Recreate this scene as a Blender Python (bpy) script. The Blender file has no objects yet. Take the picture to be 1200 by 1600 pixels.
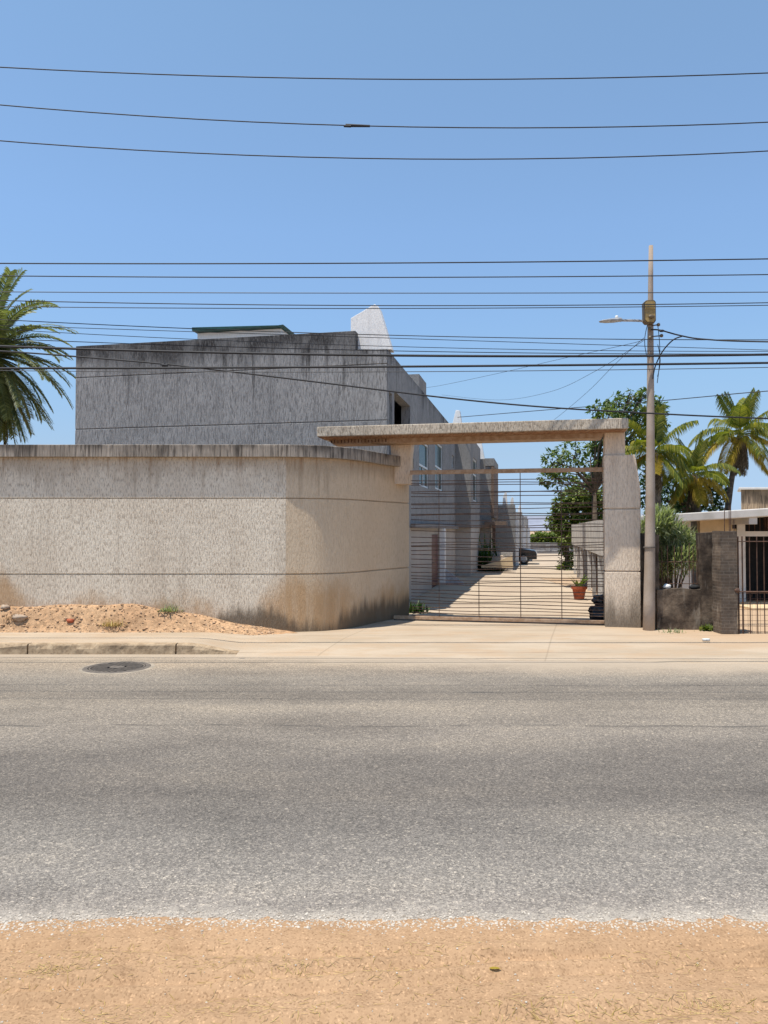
import bpy, math, random
from mathutils import Vector, Matrix, noise as mnoise
random.seed(7)
R = math.radians
scene = bpy.context.scene
COL = scene.collection

# ------------------------------------------------------------------ camera
H = 2.0
F = 1170.0
PITCH = math.atan(29.0 / F)
cam_d = bpy.data.cameras.new("camera")
cam = bpy.data.objects.new("camera", cam_d)
COL.objects.link(cam)
cam.location = (0, 0, H)
cam.rotation_euler = (math.pi / 2 + PITCH, 0, 0)
cam_d.sensor_fit = 'VERTICAL'
cam_d.sensor_height = 36.0
cam_d.sensor_width = 27.0
cam_d.lens = 36.0 * F / 1600.0
cam_d.clip_start = 0.05
cam_d.clip_end = 20000
scene.camera = cam
cP, sP = math.cos(PITCH), math.sin(PITCH)


def ray(px, py):
    u = (px - 600) / F
    v = (800 - py) / F
    return Vector((u, cP - v * sP, sP + v * cP))


def at(px, py, Y):
    r = ray(px, py)
    return Vector((0, 0, H)) + r * (Y / r.y)


def onz(px, py, z):
    r = ray(px, py)
    return Vector((0, 0, H)) + r * ((z - H) / r.z)


TH = math.atan(241.0 / F)
RX = Vector((math.cos(TH), -math.sin(TH), 0))
DX = Vector((math.sin(TH), math.cos(TH), 0))


def W(a, b, z=0.0):                       # drive frame -> world
    return RX * a + DX * b + Vector((0, 0, z))


def onb(px, py, b):                       # pixel on the plane b = const -> (a, b, z)
    r = ray(px, py)
    t = b / r.dot(DX)
    p = Vector((0, 0, H)) + r * t
    return p.dot(RX), b, p.z


def ona(px, py, a):                       # pixel on the plane a = const -> (a, b, z)
    r = ray(px, py)
    t = a / r.dot(RX)
    p = Vector((0, 0, H)) + r * t
    return a, p.dot(DX), p.z


def sm(a, b, x):
    t = max(0.0, min(1.0, (x - a) / (b - a)))
    return t * t * (3 - 2 * t)


def nz(x, y, z=0.0):
    return mnoise.noise(Vector((x, y, z)))


# ------------------------------------------------------------------ materials
class NT:
    def __init__(self, name):
        self.m = bpy.data.materials.new(name)
        self.m.use_nodes = True
        self.t = self.m.node_tree
        self.t.nodes.clear()
        self.out = self.t.nodes.new('ShaderNodeOutputMaterial')
        self._pos = None

    def n(self, kind, **kw):
        nd = self.t.nodes.new(kind)
        for k, v in kw.items():
            setattr(nd, k, v)
        return nd

    def link(self, a, b):
        self.t.links.new(a, b)

    def setv(self, sock, v):
        if hasattr(v, 'is_output'):
            self.link(v, sock)
        elif isinstance(v, (tuple, list)) and len(v) == 3 and sock.type == 'RGBA':
            sock.default_value = (*v, 1)
        else:
            sock.default_value = v

    def pos(self):
        if self._pos is None:
            self._pos = self.n('ShaderNodeNewGeometry').outputs['Position']
        return self._pos

    def xyz(self):
        s = self.n('ShaderNodeSeparateXYZ')
        self.link(self.pos(), s.inputs[0])
        return s.outputs[0], s.outputs[1], s.outputs[2]

    def scaled(self, sx, sy, sz, loc=(0, 0, 0), rotz=0.0):
        mp = self.n('ShaderNodeMapping')
        self.link(self.pos(), mp.inputs[0])
        mp.inputs[1].default_value = loc
        mp.inputs[2].default_value = (0, 0, rotz)
        mp.inputs[3].default_value = (sx, sy, sz)
        return mp.outputs[0]

    def noise(self, scale, vec=None, detail=3, rough=0.55, dist=0.0):
        nd = self.n('ShaderNodeTexNoise')
        nd.inputs['Scale'].default_value = scale
        nd.inputs['Detail'].default_value = detail
        nd.inputs['Roughness'].default_value = rough
        nd.inputs['Distortion'].default_value = dist
        self.link(vec if vec is not None else self.pos(), nd.inputs['Vector'])
        return nd.outputs['Fac']

    def voro(self, scale, vec=None, feature='F1', out='Distance', rnd=1.0):
        nd = self.n('ShaderNodeTexVoronoi', feature=feature)
        nd.inputs['Scale'].default_value = scale
        nd.inputs['Randomness'].default_value = rnd
        self.link(vec if vec is not None else self.pos(), nd.inputs['Vector'])
        return nd.outputs[out]

    def mr(self, v, a, b, c=0.0, d=1.0, smooth=True):
        nd = self.n('ShaderNodeMapRange')
        nd.interpolation_type = 'SMOOTHSTEP' if smooth else 'LINEAR'
        self.setv(nd.inputs[0], v)
        for i, x in enumerate((a, b, c, d)):
            self.setv(nd.inputs[1 + i], x)
        return nd.outputs[0]

    def math(self, op, a, b=0.0):
        nd = self.n('ShaderNodeMath', operation=op)
        self.setv(nd.inputs[0], a)
        self.setv(nd.inputs[1], b)
        return nd.outputs[0]

    def mul(self, *vs):
        r = vs[0]
        for v in vs[1:]:
            r = self.math('MULTIPLY', r, v)
        return r

    def mix(self, fac, a, b, mode='MIX'):
        nd = self.n('ShaderNodeMix', data_type='RGBA', blend_type=mode)
        self.setv(nd.inputs[0], fac)
        self.setv(nd.inputs[6], a)
        self.setv(nd.inputs[7], b)
        return nd.outputs[2]

    def ramp(self, fac, stops):
        nd = self.n('ShaderNodeValToRGB')
        el = nd.color_ramp.elements
        while len(el) < len(stops):
            el.new(0.5)
        for e, (p, c) in zip(el, stops):
            e.position = p
            e.color = (*c, 1)
        self.setv(nd.inputs[0], fac)
        return nd.outputs[0]

    def bump(self, h, strength, dist):
        nd = self.n('ShaderNodeBump')
        nd.inputs['Strength'].default_value = strength
        nd.inputs['Distance'].default_value = dist
        self.link(h, nd.inputs['Height'])
        return nd.outputs[0]

    def bsdf(self, col, rough=0.9, bump=None, metal=0.0, spec=0.3, **kw):
        b = self.n('ShaderNodeBsdfPrincipled')
        self.setv(b.inputs['Base Color'], col)
        self.setv(b.inputs['Roughness'], rough)
        self.setv(b.inputs['Metallic'], metal)
        b.inputs['Specular IOR Level'].default_value = spec
        for k, v in kw.items():
            self.setv(b.inputs[k.replace('_', ' ')], v)
        if bump is not None:
            self.link(bump, b.inputs['Normal'])
        self.link(b.outputs[0], self.out.inputs[0])
        return self.m


def plaster(name, base, tint, streak, zlo=None, mold_top=None, drip=None, orange=0.0,
            bottom_mold=None, bump=0.5, strk=0.5, rot=0.0, sx=56, sz=10.0, warmx=None, patch=0.6):
    """rough spattered render with vertical runs, patches of dirt and rust"""
    t = NT(name)
    x, y, z = t.xyz()
    v = t.scaled(sx, sx, sz)
    n1 = t.noise(1.0, v, 4, 0.62, 0.0)
    n1b = t.noise(1.0, t.scaled(sx * 2.3, sx * 2.3, sz * 2.2, (3, 7, 1)), 3, 0.6)
    pit = t.mr(n1, 0.40, 0.56)
    big = t.noise(0.8, None, 4, 0.6)
    vs = t.noise(1.0, t.scaled(5, 5, 0.35), 4, 0.65)
    col = t.mix(t.mr(big, 0.35, 0.68), base, tint)
    col = t.mix(t.mul(t.mr(n1, 0.49, 0.37), min(1.0, strk * 1.6)), col, streak)
    col = t.mix(t.mul(t.mr(n1b, 0.60, 0.38), strk * 0.6), col, streak)
    col = t.mix(t.mul(t.mr(vs, 0.50, 0.72), 0.30), col, streak)
    if warmx is not None:      # the newer, browner coat on the curved part
        col = t.mix(t.mul(t.mr(t.math('ADD', x, t.mul(t.math('SUBTRACT', n1b, 0.5), 0.05)), warmx, warmx + 0.03), 0.72), col, (0.62, 0.46, 0.30))
    if drip is not None:       # black runs hanging from the top edge
        zt, ln = drip
        dn = t.noise(1.0, t.scaled(1.1, 1.1, 0.06, (2, 0, 0)), 3, 0.6)
        dn2 = t.noise(1.0, t.scaled(9, 9, 0.25, (2, 5, 0)), 4, 0.7)
        d = t.math('SUBTRACT', zt, z)
        k = t.math('DIVIDE', d, t.math('ADD', t.mul(t.mr(dn2, 0.46, 0.74, 0.0, 0.8), t.mr(dn, 0.35, 0.6, 0.25, 1.0), ln), t.mr(dn, 0.3, 0.7, 0.22 * ln, 0.50 * ln)))
        m = t.mr(k, 1.15, 0.3)
        m = t.mul(m, t.mr(n1b, 0.30, 0.55, 0.45, 1.0), t.mr(t.noise(1.0, t.scaled(1.6, 1.6, 0.8, (7, 1, 0)), 4, 0.65), 0.40, 0.58, patch, 1.0))
        col = t.mix(t.mul(m, mold_top[1]), col, mold_top[0])
    if orange:
        on = t.noise(1.0, t.scaled(0.8, 0.8, 0.5, (5, 2, 0)), 4, 0.6)
        ox = t.math('ADD', t.mr(t.math('ABSOLUTE', t.math('ADD', x, 1.35)), 0.9, 0.2), t.mr(x, -6.3, -7.2, 0.0, 1.6))
        oz = t.mul(t.mr(t.math('SUBTRACT', z, t.math('ADD', t.mr(on, 0.3, 0.7, -0.25, 0.45), t.mul(ox, 0.30))), 0.75, 0.15), t.mr(vs, 0.3, 0.55, 0.55, 1.0))
        col = t.mix(t.mul(oz, orange), col, (0.48, 0.285, 0.135))
        rz = t.mul(t.mr(z, 2.9, 3.36), t.mr(t.noise(1.0, t.scaled(7, 7, 0.5), 4, 0.7), 0.5, 0.68))
        col = t.mix(t.mul(rz, 0.55), col, (0.24, 0.12, 0.05))
    if bottom_mold is not None:
        bn = t.noise(1.0, t.scaled(0.9, 0.9, 0.2, (1.3, 1, 4)), 2, 0.5)
        bn2 = t.noise(1.0, t.scaled(8, 8, 0.6, (1, 1, 4)), 4, 0.65)
        dk = t.mr(t.math('ABSOLUTE', t.math('ADD', x, 2.45)), 1.0, 0.35)
        dk = t.math('ADD', dk, t.mr(x, -0.75, -0.35, 0.0, 0.62))
        dk = t.math('SUBTRACT', t.mul(dk, 0.34), t.mul(t.mr(x, -3.2, -3.8), 0.2))
        if name != 'wall_plaster':
            dk = t.mr(bn, 0.38, 0.60, -0.1, 0.22)
        zz = t.math('SUBTRACT', z, t.math('ADD', t.math('ADD', dk, t.mr(bn, 0.38, 0.60, -0.14, 0.08)), t.mr(bn2, 0.3, 0.7, -0.06, 0.10)))
        mz = t.mr(zz, bottom_mold[1], bottom_mold[0])
        col = t.mix(t.mul(mz, 0.8), col, (0.10, 0.08, 0.058))
    hgt = t.math('ADD', t.mul(pit, 0.7), t.mul(n1b, 0.6))
    return t.bsdf(col, 0.95, t.bump(hgt, bump, 0.02), spec=0.15)


M = {}
M['wall'] = plaster('wall_plaster', (0.90, 0.785, 0.625), (0.80, 0.68, 0.53), (0.33, 0.255, 0.185), orange=0.75,
                    bottom_mold=(0.16, 0.46), warmx=-1.85, strk=0.45,
                    drip=(3.38, 1.0), mold_top=((0.30, 0.22, 0.15), 0.55))
M['cap'] = plaster('cap_plaster', (0.48, 0.405, 0.33), (0.32, 0.265, 0.21), (0.09, 0.075, 0.06),
                   drip=(3.70, 0.7), mold_top=((0.035, 0.029, 0.025), 0.85), strk=0.5, sx=24, sz=1.2, patch=0.15)
M['pier'] = plaster('pier_plaster', (0.82, 0.68, 0.53), (0.74, 0.60, 0.46), (0.42, 0.33, 0.25),
                    bottom_mold=(0.15, 0.85), strk=0.32)
M['slab'] = plaster('slab_plaster', (0.66, 0.57, 0.45), (0.57, 0.48, 0.37), (0.22, 0.175, 0.13),
                    drip=(4.25, 0.3), mold_top=((0.14, 0.11, 0.085), 0.45), strk=0.55)
M['grey'] = plaster('grey_render', (0.375, 0.368, 0.36), (0.31, 0.305, 0.30), (0.15, 0.147, 0.145),
                    drip=(6.70, 2.0), mold_top=((0.028, 0.026, 0.026), 0.95), strk=0.6, sx=50, sz=5.5)
M['grey2'] = plaster('pale_grey_render', (0.33, 0.315, 0.30), (0.27, 0.26, 0.25), (0.18, 0.17, 0.16), strk=0.35, bump=0.5)
M['finwhite'] = plaster('white_render', (0.86, 0.84, 0.81), (0.82, 0.80, 0.77), (0.55, 0.53, 0.52), strk=0.2, bump=0.25)
M['lowwall'] = plaster('pale_ground_floor_render', (0.50, 0.45, 0.40), (0.44, 0.40, 0.36), (0.3, 0.27, 0.24), strk=0.25, bump=0.3)


def beam_mat():
    t = NT('rusty_beam')
    n = t.noise(1.0, t.scaled(9, 9, 14), 4, 0.65)
    blk = t.noise(1.0, t.scaled(26, 2, 2), 2, 0.5)
    col = t.ramp(n, [(0.3, (0.36, 0.22, 0.13)), (0.5, (0.26, 0.13, 0.07)), (0.7, (0.46, 0.33, 0.22))])
    col = t.mix(t.mul(t.mr(blk, 0.5, 0.62), 0.5), col, (0.10, 0.06, 0.04))
    return t.bsdf(col, 0.95, t.bump(n, 0.8, 0.02), spec=0.1)


M['beam'] = beam_mat()


def conc(name, a, b, dirt, scale=3.0, bump=0.3, fine=60):
    t = NT(name)
    n = t.noise(scale, None, 5, 0.6)
    f = t.noise(fine, None, 3, 0.7)
    col = t.mix(t.mr(n, 0.35, 0.65), a, b)
    col = t.mix(t.mul(t.mr(f, 0.5, 0.75), 0.5), col, dirt)
    col = t.mix(t.mul(t.mr(t.noise(scale * 0.4, None, 4, 0.7), 0.52, 0.7), 0.45), col, dirt)
    return t.bsdf(col, 0.95, t.bump(f, bump, 0.006), spec=0.15)


M['pole'] = conc('pole_concrete', (0.40, 0.33, 0.27), (0.33, 0.26, 0.20), (0.22, 0.15, 0.10), 2.0)
M['whitewash'] = conc('whitewash', (0.66, 0.62, 0.57), (0.58, 0.54, 0.48), (0.38, 0.34, 0.29), 2.5)
M['tanwall'] = conc('tan_paint', (0.64, 0.49, 0.31), (0.56, 0.43, 0.27), (0.42, 0.32, 0.2), 2.0)
M['kerb'] = conc('kerb_concrete', (0.44, 0.33, 0.215), (0.30, 0.215, 0.135), (0.13, 0.09, 0.06), 6.0, 0.9, 24)
M['collar'] = conc('worn_collar', (0.36, 0.30, 0.23), (0.27, 0.23, 0.18), (0.13, 0.11, 0.09), 4.0)
M['stone'] = conc('stone', (0.42, 0.33, 0.25), (0.32, 0.24, 0.18), (0.2, 0.15, 0.1), 6.0, 0.6)
M['chunk'] = plaster('stained_tank', (0.50, 0.36, 0.23), (0.40, 0.28, 0.18), (0.13, 0.095, 0.065), drip=(3.15, 1.3), mold_top=((0.06, 0.045, 0.03), 0.8), strk=0.6, sx=20, sz=2.0)


def road_mat():
    t = NT('asphalt')
    x, y, z = t.xyz()
    lane = t.ramp(t.math('DIVIDE', y, 12.5), [
        (3.8 / 12.5, (0.24, 0.222, 0.205)), (4.3 / 12.5, (0.20, 0.19, 0.178)), (5.0 / 12.5, (0.168, 0.16, 0.15)),
        (5.7 / 12.5, (0.122, 0.114, 0.106)), (6.5 / 12.5, (0.132, 0.123, 0.114)), (7.4 / 12.5, (0.185, 0.170, 0.153)),
        (8.6 / 12.5, (0.205, 0.186, 0.162)), (9.15 / 12.5, (0.150, 0.137, 0.122)), (10.2 / 12.5, (0.20, 0.184, 0.163)),
        (11.3 / 12.5, (0.25, 0.215, 0.175))])
    lane = t.mix(1.0, lane, (1.20, 1.125, 1.035), 'MULTIPLY')
    blot = t.noise(1.0, t.scaled(0.35, 1.1, 1), 5, 0.6)
    col = t.mix(1.0, lane, t.ramp(blot, [(0.3, (0.74, 0.74, 0.75)), (0.52, (1, 1, 1)), (0.72, (1.2, 1.18, 1.14))]), 'MULTIPLY')
    # aggregate
    v1 = t.voro(120, None, 'F1', 'Color')
    g1 = t.n('ShaderNodeSeparateColor')
    t.link(v1, g1.inputs[0])
    col = t.mix(1.0, col, t.ramp(g1.outputs[0], [(0.0, (0.6, 0.6, 0.6)), (0.45, (0.95, 0.95, 0.95)), (0.8, (1.12, 1.11, 1.1)), (1.0, (1.75, 1.7, 1.62))]), 'MULTIPLY')
    v2 = t.voro(55, None, 'F1', 'Color')
    g2 = t.n('ShaderNodeSeparateColor')
    t.link(v2, g2.inputs[0])
    col = t.mix(0.5, col, t.ramp(g2.outputs[1], [(0.0, (0.55, 0.55, 0.55)), (0.5, (1, 1, 1)), (0.86, (1.1, 1.1, 1.1)), (1.0, (1.9, 1.85, 1.75))]), 'MULTIPLY')
    # thin broken dark stripe running along the road
    sy = t.math('ADD', y, t.mul(t.math('SUBTRACT', t.noise(0.6, None, 3), 0.5), 0.35))
    dark_line = t.mul(t.mr(t.math('ABSOLUTE', t.math('SUBTRACT', sy, 7.72)), 0.05, 0.0), t.mr(t.noise(1.4, None, 3), 0.38, 0.55))
    col = t.mix(t.mul(dark_line, 0.55), col, (0.06, 0.055, 0.05))
    # oil spots
    sp = t.mr(t.noise(2.6, None, 2, 0.4), 0.72, 0.78)
    col = t.mix(t.mul(sp, 0.4), col, (0.05, 0.047, 0.045))
    # pale gravel and dust along the near edge
    e = t.math('ADD', y, t.mul(t.math('SUBTRACT', t.noise(3.0, None, 5, 0.7), 0.5), 0.5))
    near = t.mr(e, 4.12, 3.78)
    col = t.mix(t.mul(near, t.mr(g1.outputs[1], 0.15, 0.6, 0.35, 1.0)), col, (0.46, 0.405, 0.335))
    # sand blown over the far edge, further out towards the right
    far0 = t.mr(x, -5.0, 5.0, 11.75, 10.65)
    ed = t.math('SUBTRACT', t.math('ADD', y, t.mul(t.math('SUBTRACT', t.noise(1.6, None, 5, 0.65), 0.5), 1.1)), far0)
    col = t.mix(t.mul(t.mr(ed, -0.5, 0.55), 0.9), col, (0.41, 0.33, 0.245))
    h = t.math('ADD', t.voro(120), t.mul(t.noise(160, None, 2), 0.4))
    return t.bsdf(col, 0.85, t.bump(h, 0.7, 0.008), spec=0.2)


M['road'] = road_mat()


def sand_mat(name, a, b, c, bump=0.6, gravel=0.0, fine=45):
    t = NT(name)
    n = t.noise(0.9, None, 5, 0.6)
    m = t.noise(7.0, None, 5, 0.65)
    f = t.noise(fine, None, 4, 0.7)
    col = t.mix(t.mr(n, 0.35, 0.66), a, b)
    col = t.mix(t.mul(t.mr(m, 0.48, 0.7), 0.55), col, c)
    v = t.voro(120, None, 'F1', 'Color')
    g = t.n('ShaderNodeSeparateColor')
    t.link(v, g.inputs[0])
    col = t.mix(1.0, col, t.ramp(g.outputs[0], [(0.0, (0.72, 0.70, 0.68)), (0.3, (1, 1, 1)), (0.9, (1.05, 1.05, 1.05)), (1.0, (1.35, 1.35, 1.35))]), 'MULTIPLY')
    if gravel:
        v2 = t.voro(22, None, 'F1', 'Color')
        g2 = t.n('ShaderNodeSeparateColor')
        t.link(v2, g2.inputs[0])
        col = t.mix(gravel, col, t.ramp(g2.outputs[0], [(0.0, (0.6, 0.55, 0.5)), (0.5, (1, 1, 1)), (1.0, (1.5, 1.4, 1.3))]), 'MULTIPLY')
    h = t.math('ADD', t.mul(m, 0.5), f)
    return t.bsdf(col, 1.0, t.bump(h, bump, 0.012), spec=0.1), t


M['sand'] = sand_mat('sandy_verge', (0.385, 0.246, 0.142), (0.34, 0.213, 0.12), (0.27, 0.164, 0.09), 0.4)[0]
M['bank'] = sand_mat('bank_soil', (0.43, 0.28, 0.165), (0.38, 0.24, 0.14), (0.29, 0.175, 0.10), 0.9, 0.5, 30)[0]
M['dirt'] = sand_mat('pale_dirt', (0.44, 0.32, 0.215), (0.40, 0.285, 0.19), (0.31, 0.215, 0.14), 0.6, 0.2)[0]


def apron_mat():
    t = NT('dusty_concrete')
    x, y, z = t.xyz()
    n = t.noise(1.0, t.scaled(0.5, 1.6, 1), 5, 0.65)
    f = t.noise(40, None, 4, 0.7)
    col = t.mix(t.mr(n, 0.35, 0.66), (0.43, 0.345, 0.255), (0.36, 0.285, 0.205))
    col = t.mix(t.mul(t.mr(f, 0.5, 0.72), 0.35), col, (0.33, 0.26, 0.19))
    dn = t.mr(t.noise(0.8, t.scaled(1, 2.4, 1, (4, 4, 0)), 5, 0.7), 0.46, 0.64)
    col = t.mix(t.mul(dn, 0.5), col, (0.39, 0.27, 0.17))
    # sand over the concrete towards the right-hand wall and out on the road
    r = t.mr(t.math('ADD', x, t.mul(t.math('SUBTRACT', t.noise(1.1, None, 4, 0.65), 0.5), 3.0)), 3.6, 6.8)
    col = t.mix(t.mul(r, t.mr(y, 12.0, 13.4)), col, (0.42, 0.295, 0.19))
    # joints of the old kerb line
    for yy, s in ((12.15, 0.45), (13.55, 0.4)):
        jy = t.math('ADD', y, t.mul(t.math('SUBTRACT', t.noise(1.5, None, 3), 0.5), 0.12))
        k = t.mul(t.mr(t.math('ABSOLUTE', t.math('SUBTRACT', jy, yy)), 0.035, 0.006), t.mr(t.noise(0.7, None, 3), 0.42, 0.55))
        col = t.mix(t.mul(k, s), col, (0.2, 0.15, 0.11))
    for xx in (-1.05, 2.6):
        k = t.mr(t.math('ABSOLUTE', t.math('SUBTRACT', t.math('ADD', x, t.mul(t.math('SUBTRACT', y, 12), -0.28)), xx)), 0.02, 0.005)
        col = t.mix(t.mul(k, 0.4), col, (0.22, 0.17, 0.12))
    return t.bsdf(col, 0.97, t.bump(f, 0.4, 0.008), spec=0.12)


M['apron'] = apron_mat()


def court_mat():
    t = NT('courtyard_concrete')
    x, y, z = t.xyz()
    n = t.noise(0.6, None, 5, 0.65)
    f = t.noise(25, None, 4, 0.7)
    col = t.mix(t.mr(n, 0.35, 0.66), (0.45, 0.36, 0.265), (0.39, 0.305, 0.225))
    col = t.mix(t.mul(t.mr(f, 0.5, 0.72), 0.3), col, (0.30, 0.23, 0.16))
    v = t.scaled(1, 1, 1, (0, 0, 0), -TH)
    br = t.n('ShaderNodeTexBrick')
    t.link(v, br.inputs['Vector'])
    br.offset = 0.0
    br.inputs['Scale'].default_value = 1.0
    br.inputs['Brick Width'].default_value = 3.1
    br.inputs['Row Height'].default_value = 2.6
    br.inputs['Mortar Size'].default_value = 0.02
    col = t.mix(t.mul(br.outputs['Fac'], 0.5), col, (0.2, 0.15, 0.1))
    wv = t.mr(t.noise(1.0, t.scaled(0.5, 3.5, 1), 4, 0.7), 0.55, 0.7)
    col = t.mix(t.mul(wv, 0.3), col, (0.30, 0.22, 0.15))
    return t.bsdf(col, 0.95, t.bump(f, 0.4, 0.01), spec=0.12)


M['court'] = court_mat()


def mossy(name, brick=False):
    t = NT(name)
    x, y, z = t.xyz()
    n = t.noise(2.2, None, 5, 0.7)
    s = t.noise(1.0, t.scaled(9, 9, 1.5), 4, 0.65)
    col = t.ramp(n, [(0.34, (0.035, 0.028, 0.023)), (0.5, (0.085, 0.064, 0.048)), (0.62, (0.17, 0.128, 0.092)), (0.8, (0.32, 0.25, 0.18))])
    col = t.mix(t.mul(t.mr(s, 0.55, 0.68), 0.45), col, (0.34, 0.29, 0.23))
    h = n
    if brick:
        mp = t.scaled(1, 1, 1)
        cx = t.n('ShaderNodeCombineXYZ')
        t.link(t.math('ADD', x, y), cx.inputs[0])
        t.link(z, cx.inputs[1])
        br = t.n('ShaderNodeTexBrick')
        t.link(cx.outputs[0], br.inputs['Vector'])
        br.inputs['Scale'].default_value = 1.0
        br.inputs['Brick Width'].default_value = 0.2
        br.inputs['Row Height'].default_value = 0.06
        br.inputs['Mortar Size'].default_value = 0.008
        br.inputs['Color1'].default_value = (0.22, 0.165, 0.125, 1)
        br.inputs['Color2'].default_value = (0.13, 0.105, 0.085, 1)
        br.inputs['Mortar'].default_value = (0.30, 0.25, 0.2, 1)
        col = t.mix(0.32, col, br.outputs['Color'])
        h = t.math('ADD', t.mul(n, 0.4), t.mul(br.outputs['Fac'], -0.6))
    return t.bsdf(col, 1.0, t.bump(h, 0.8, 0.03), spec=0.1)


M['moss'] = mossy('mouldy_plaster')
M['mossbrick'] = mossy('mouldy_brick', True)


def simple(name, col, rough=0.6, metal=0.0, spec=0.4, var=0.25, scale=12.0):
    t = NT(name)
    n = t.noise(scale, None, 4, 0.65)
    dark = tuple(c * (1 - var) for c in col)
    lite = tuple(min(1, c * (1 + var)) for c in col)
    return t.bsdf(t.mix(t.mr(n, 0.3, 0.7), dark, lite), rough, None, metal, spec)


def rusty(name, a, b, rough=0.75):
    t = NT(name)
    n = t.noise(9, None, 5, 0.7)
    return t.bsdf(t.mix(t.mr(n, 0.38, 0.62), a, b), rough, t.bump(n, 0.2, 0.004), 0.1, 0.3)


M['rail'] = rusty('gate_rail_paint', (0.44, 0.31, 0.21), (0.33, 0.205, 0.12))
M['rod'] = rusty('gate_rod_rust', (0.16, 0.10, 0.07), (0.085, 0.055, 0.042))
M['bar'] = rusty('rusty_bar', (0.13, 0.07, 0.045), (0.07, 0.042, 0.032))
M['wire'] = simple('wire_black', (0.016, 0.016, 0.02), 0.7)
M['wiregrey'] = simple('wire_grey', (0.035, 0.037, 0.043), 0.6)
M['iron'] = rusty('cast_iron', (0.11, 0.094, 0.08), (0.16, 0.134, 0.11))
M['dark'] = simple('unlit_interior', (0.012, 0.011, 0.011), 0.9)  # near-black colour stands in for the darkness of unlit interiors
M['darkred'] = simple('dark_red_door', (0.10, 0.022, 0.016), 0.5)
M['alu'] = simple('white_aluminium', (0.60, 0.62, 0.62), 0.4, 0.0, 0.5, 0.1)
M['lampgrey'] = simple('lamp_grey', (0.36, 0.36, 0.36), 0.45, 0.2)
M['amber'] = simple('old_amber_lens', (0.34, 0.23, 0.075), 0.35, 0.0, 0.5)
M['lampbrown'] = simple('lamp_bronze', (0.14, 0.10, 0.055), 0.5)
M['terracotta'] = simple('terracotta', (0.36, 0.085, 0.035), 0.8)
M['soil'] = simple('soil', (0.05, 0.035, 0.025), 1.0)
M['bag'] = simple('black_plastic', (0.010, 0.011, 0.015), 0.32, 0.0, 0.5)
M['greenroof'] = simple('green_roof', (0.010, 0.060, 0.050), 0.5)
M['carpaint'] = simple('dark_car_paint', (0.012, 0.011, 0.011), 0.25, 0.0, 0.5)
M['rubber'] = simple('rubber', (0.015, 0.015, 0.015), 0.8)
M['pvc'] = simple('white_pvc', (0.75, 0.74, 0.70), 0.5)
M['postwhite'] = simple('white_post', (0.55, 0.53, 0.50), 0.7)
M['postgrey'] = simple('grey_post', (0.34, 0.32, 0.30), 0.7)
M['hose'] = simple('grey_hatch', (0.38, 0.38, 0.40), 0.6)
M['hill'] = simple('haze_tinted_hill', (0.235, 0.25, 0.30), 1.0, 0, 0.0, 0.12, 0.02)  # distance haze is put into the hills' blue-grey colour


M['brown'] = simple('brown_render', (0.17, 0.12, 0.09), 0.9)


def glass_mat():
    t = NT('window_glass')
    n = t.noise(1.6, None, 3)
    return t.bsdf(t.mix(t.mr(n, 0.4, 0.6), (0.02, 0.05, 0.045), (0.045, 0.085, 0.085)), 0.08, t.bump(n, 0.05, 0.02), 0.0, 0.25, IOR=1.12)


M['glass'] = glass_mat()


def ribbed(name, base, dark, along='a', pitch=0.35):
    t = NT(name)
    v = t.scaled(1, 1, 1, (0, 0, 0), -TH)
    mp = t.n('ShaderNodeMapping')
    t.link(t.pos(), mp.inputs[0])
    mp.inputs[2].default_value = (0, 0, TH)
    s = t.n('ShaderNodeSeparateXYZ')
    t.link(mp.outputs[0], s.inputs[0])
    k = t.math('FRACT', t.math('DIVIDE', s.outputs[1], pitch))
    line = t.mr(t.math('ABSOLUTE', t.math('SUBTRACT', k, 0.5)), 0.12, 0.02)
    n = t.noise(3, None, 4)
    col = t.mix(t.mr(n, 0.35, 0.65), base, dark)
    col = t.mix(t.mul(line, 0.35), col, dark)
    return t.bsdf(col, 0.9, t.bump(line, -0.6, 0.02), spec=0.2)


M['fascia'] = ribbed('ribbed_fascia', (0.62, 0.57, 0.51), (0.46, 0.42, 0.37))


def leaf_mat(name, stops, trans=0.35, rough=0.5):
    t = NT(name)
    g = t.n('ShaderNodeNewGeometry')
    rnd = g.outputs['Random Per Island']
    n = t.noise(1.3, None, 2)
    f = t.math('ADD', t.mul(rnd, 0.65), t.mul(n, 0.35))
    col = t.ramp(f, stops)
    b = t.n('ShaderNodeBsdfPrincipled')
    t.link(col, b.inputs['Base Color'])
    b.inputs['Roughness'].default_value = rough
    b.inputs['Specular IOR Level'].default_value = 0.35
    tr = t.n('ShaderNodeBsdfTranslucent')
    t.link(t.mix(1.0, col, (1.2, 1.35, 0.6), 'MULTIPLY'), tr.inputs[0])
    mx = t.n('ShaderNodeMixShader')
    mx.inputs[0].default_value = trans
    t.link(b.outputs[0], mx.inputs[1])
    t.link(tr.outputs[0], mx.inputs[2])
    t.link(mx.outputs[0], t.out.inputs[0])
    return t.m


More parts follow.
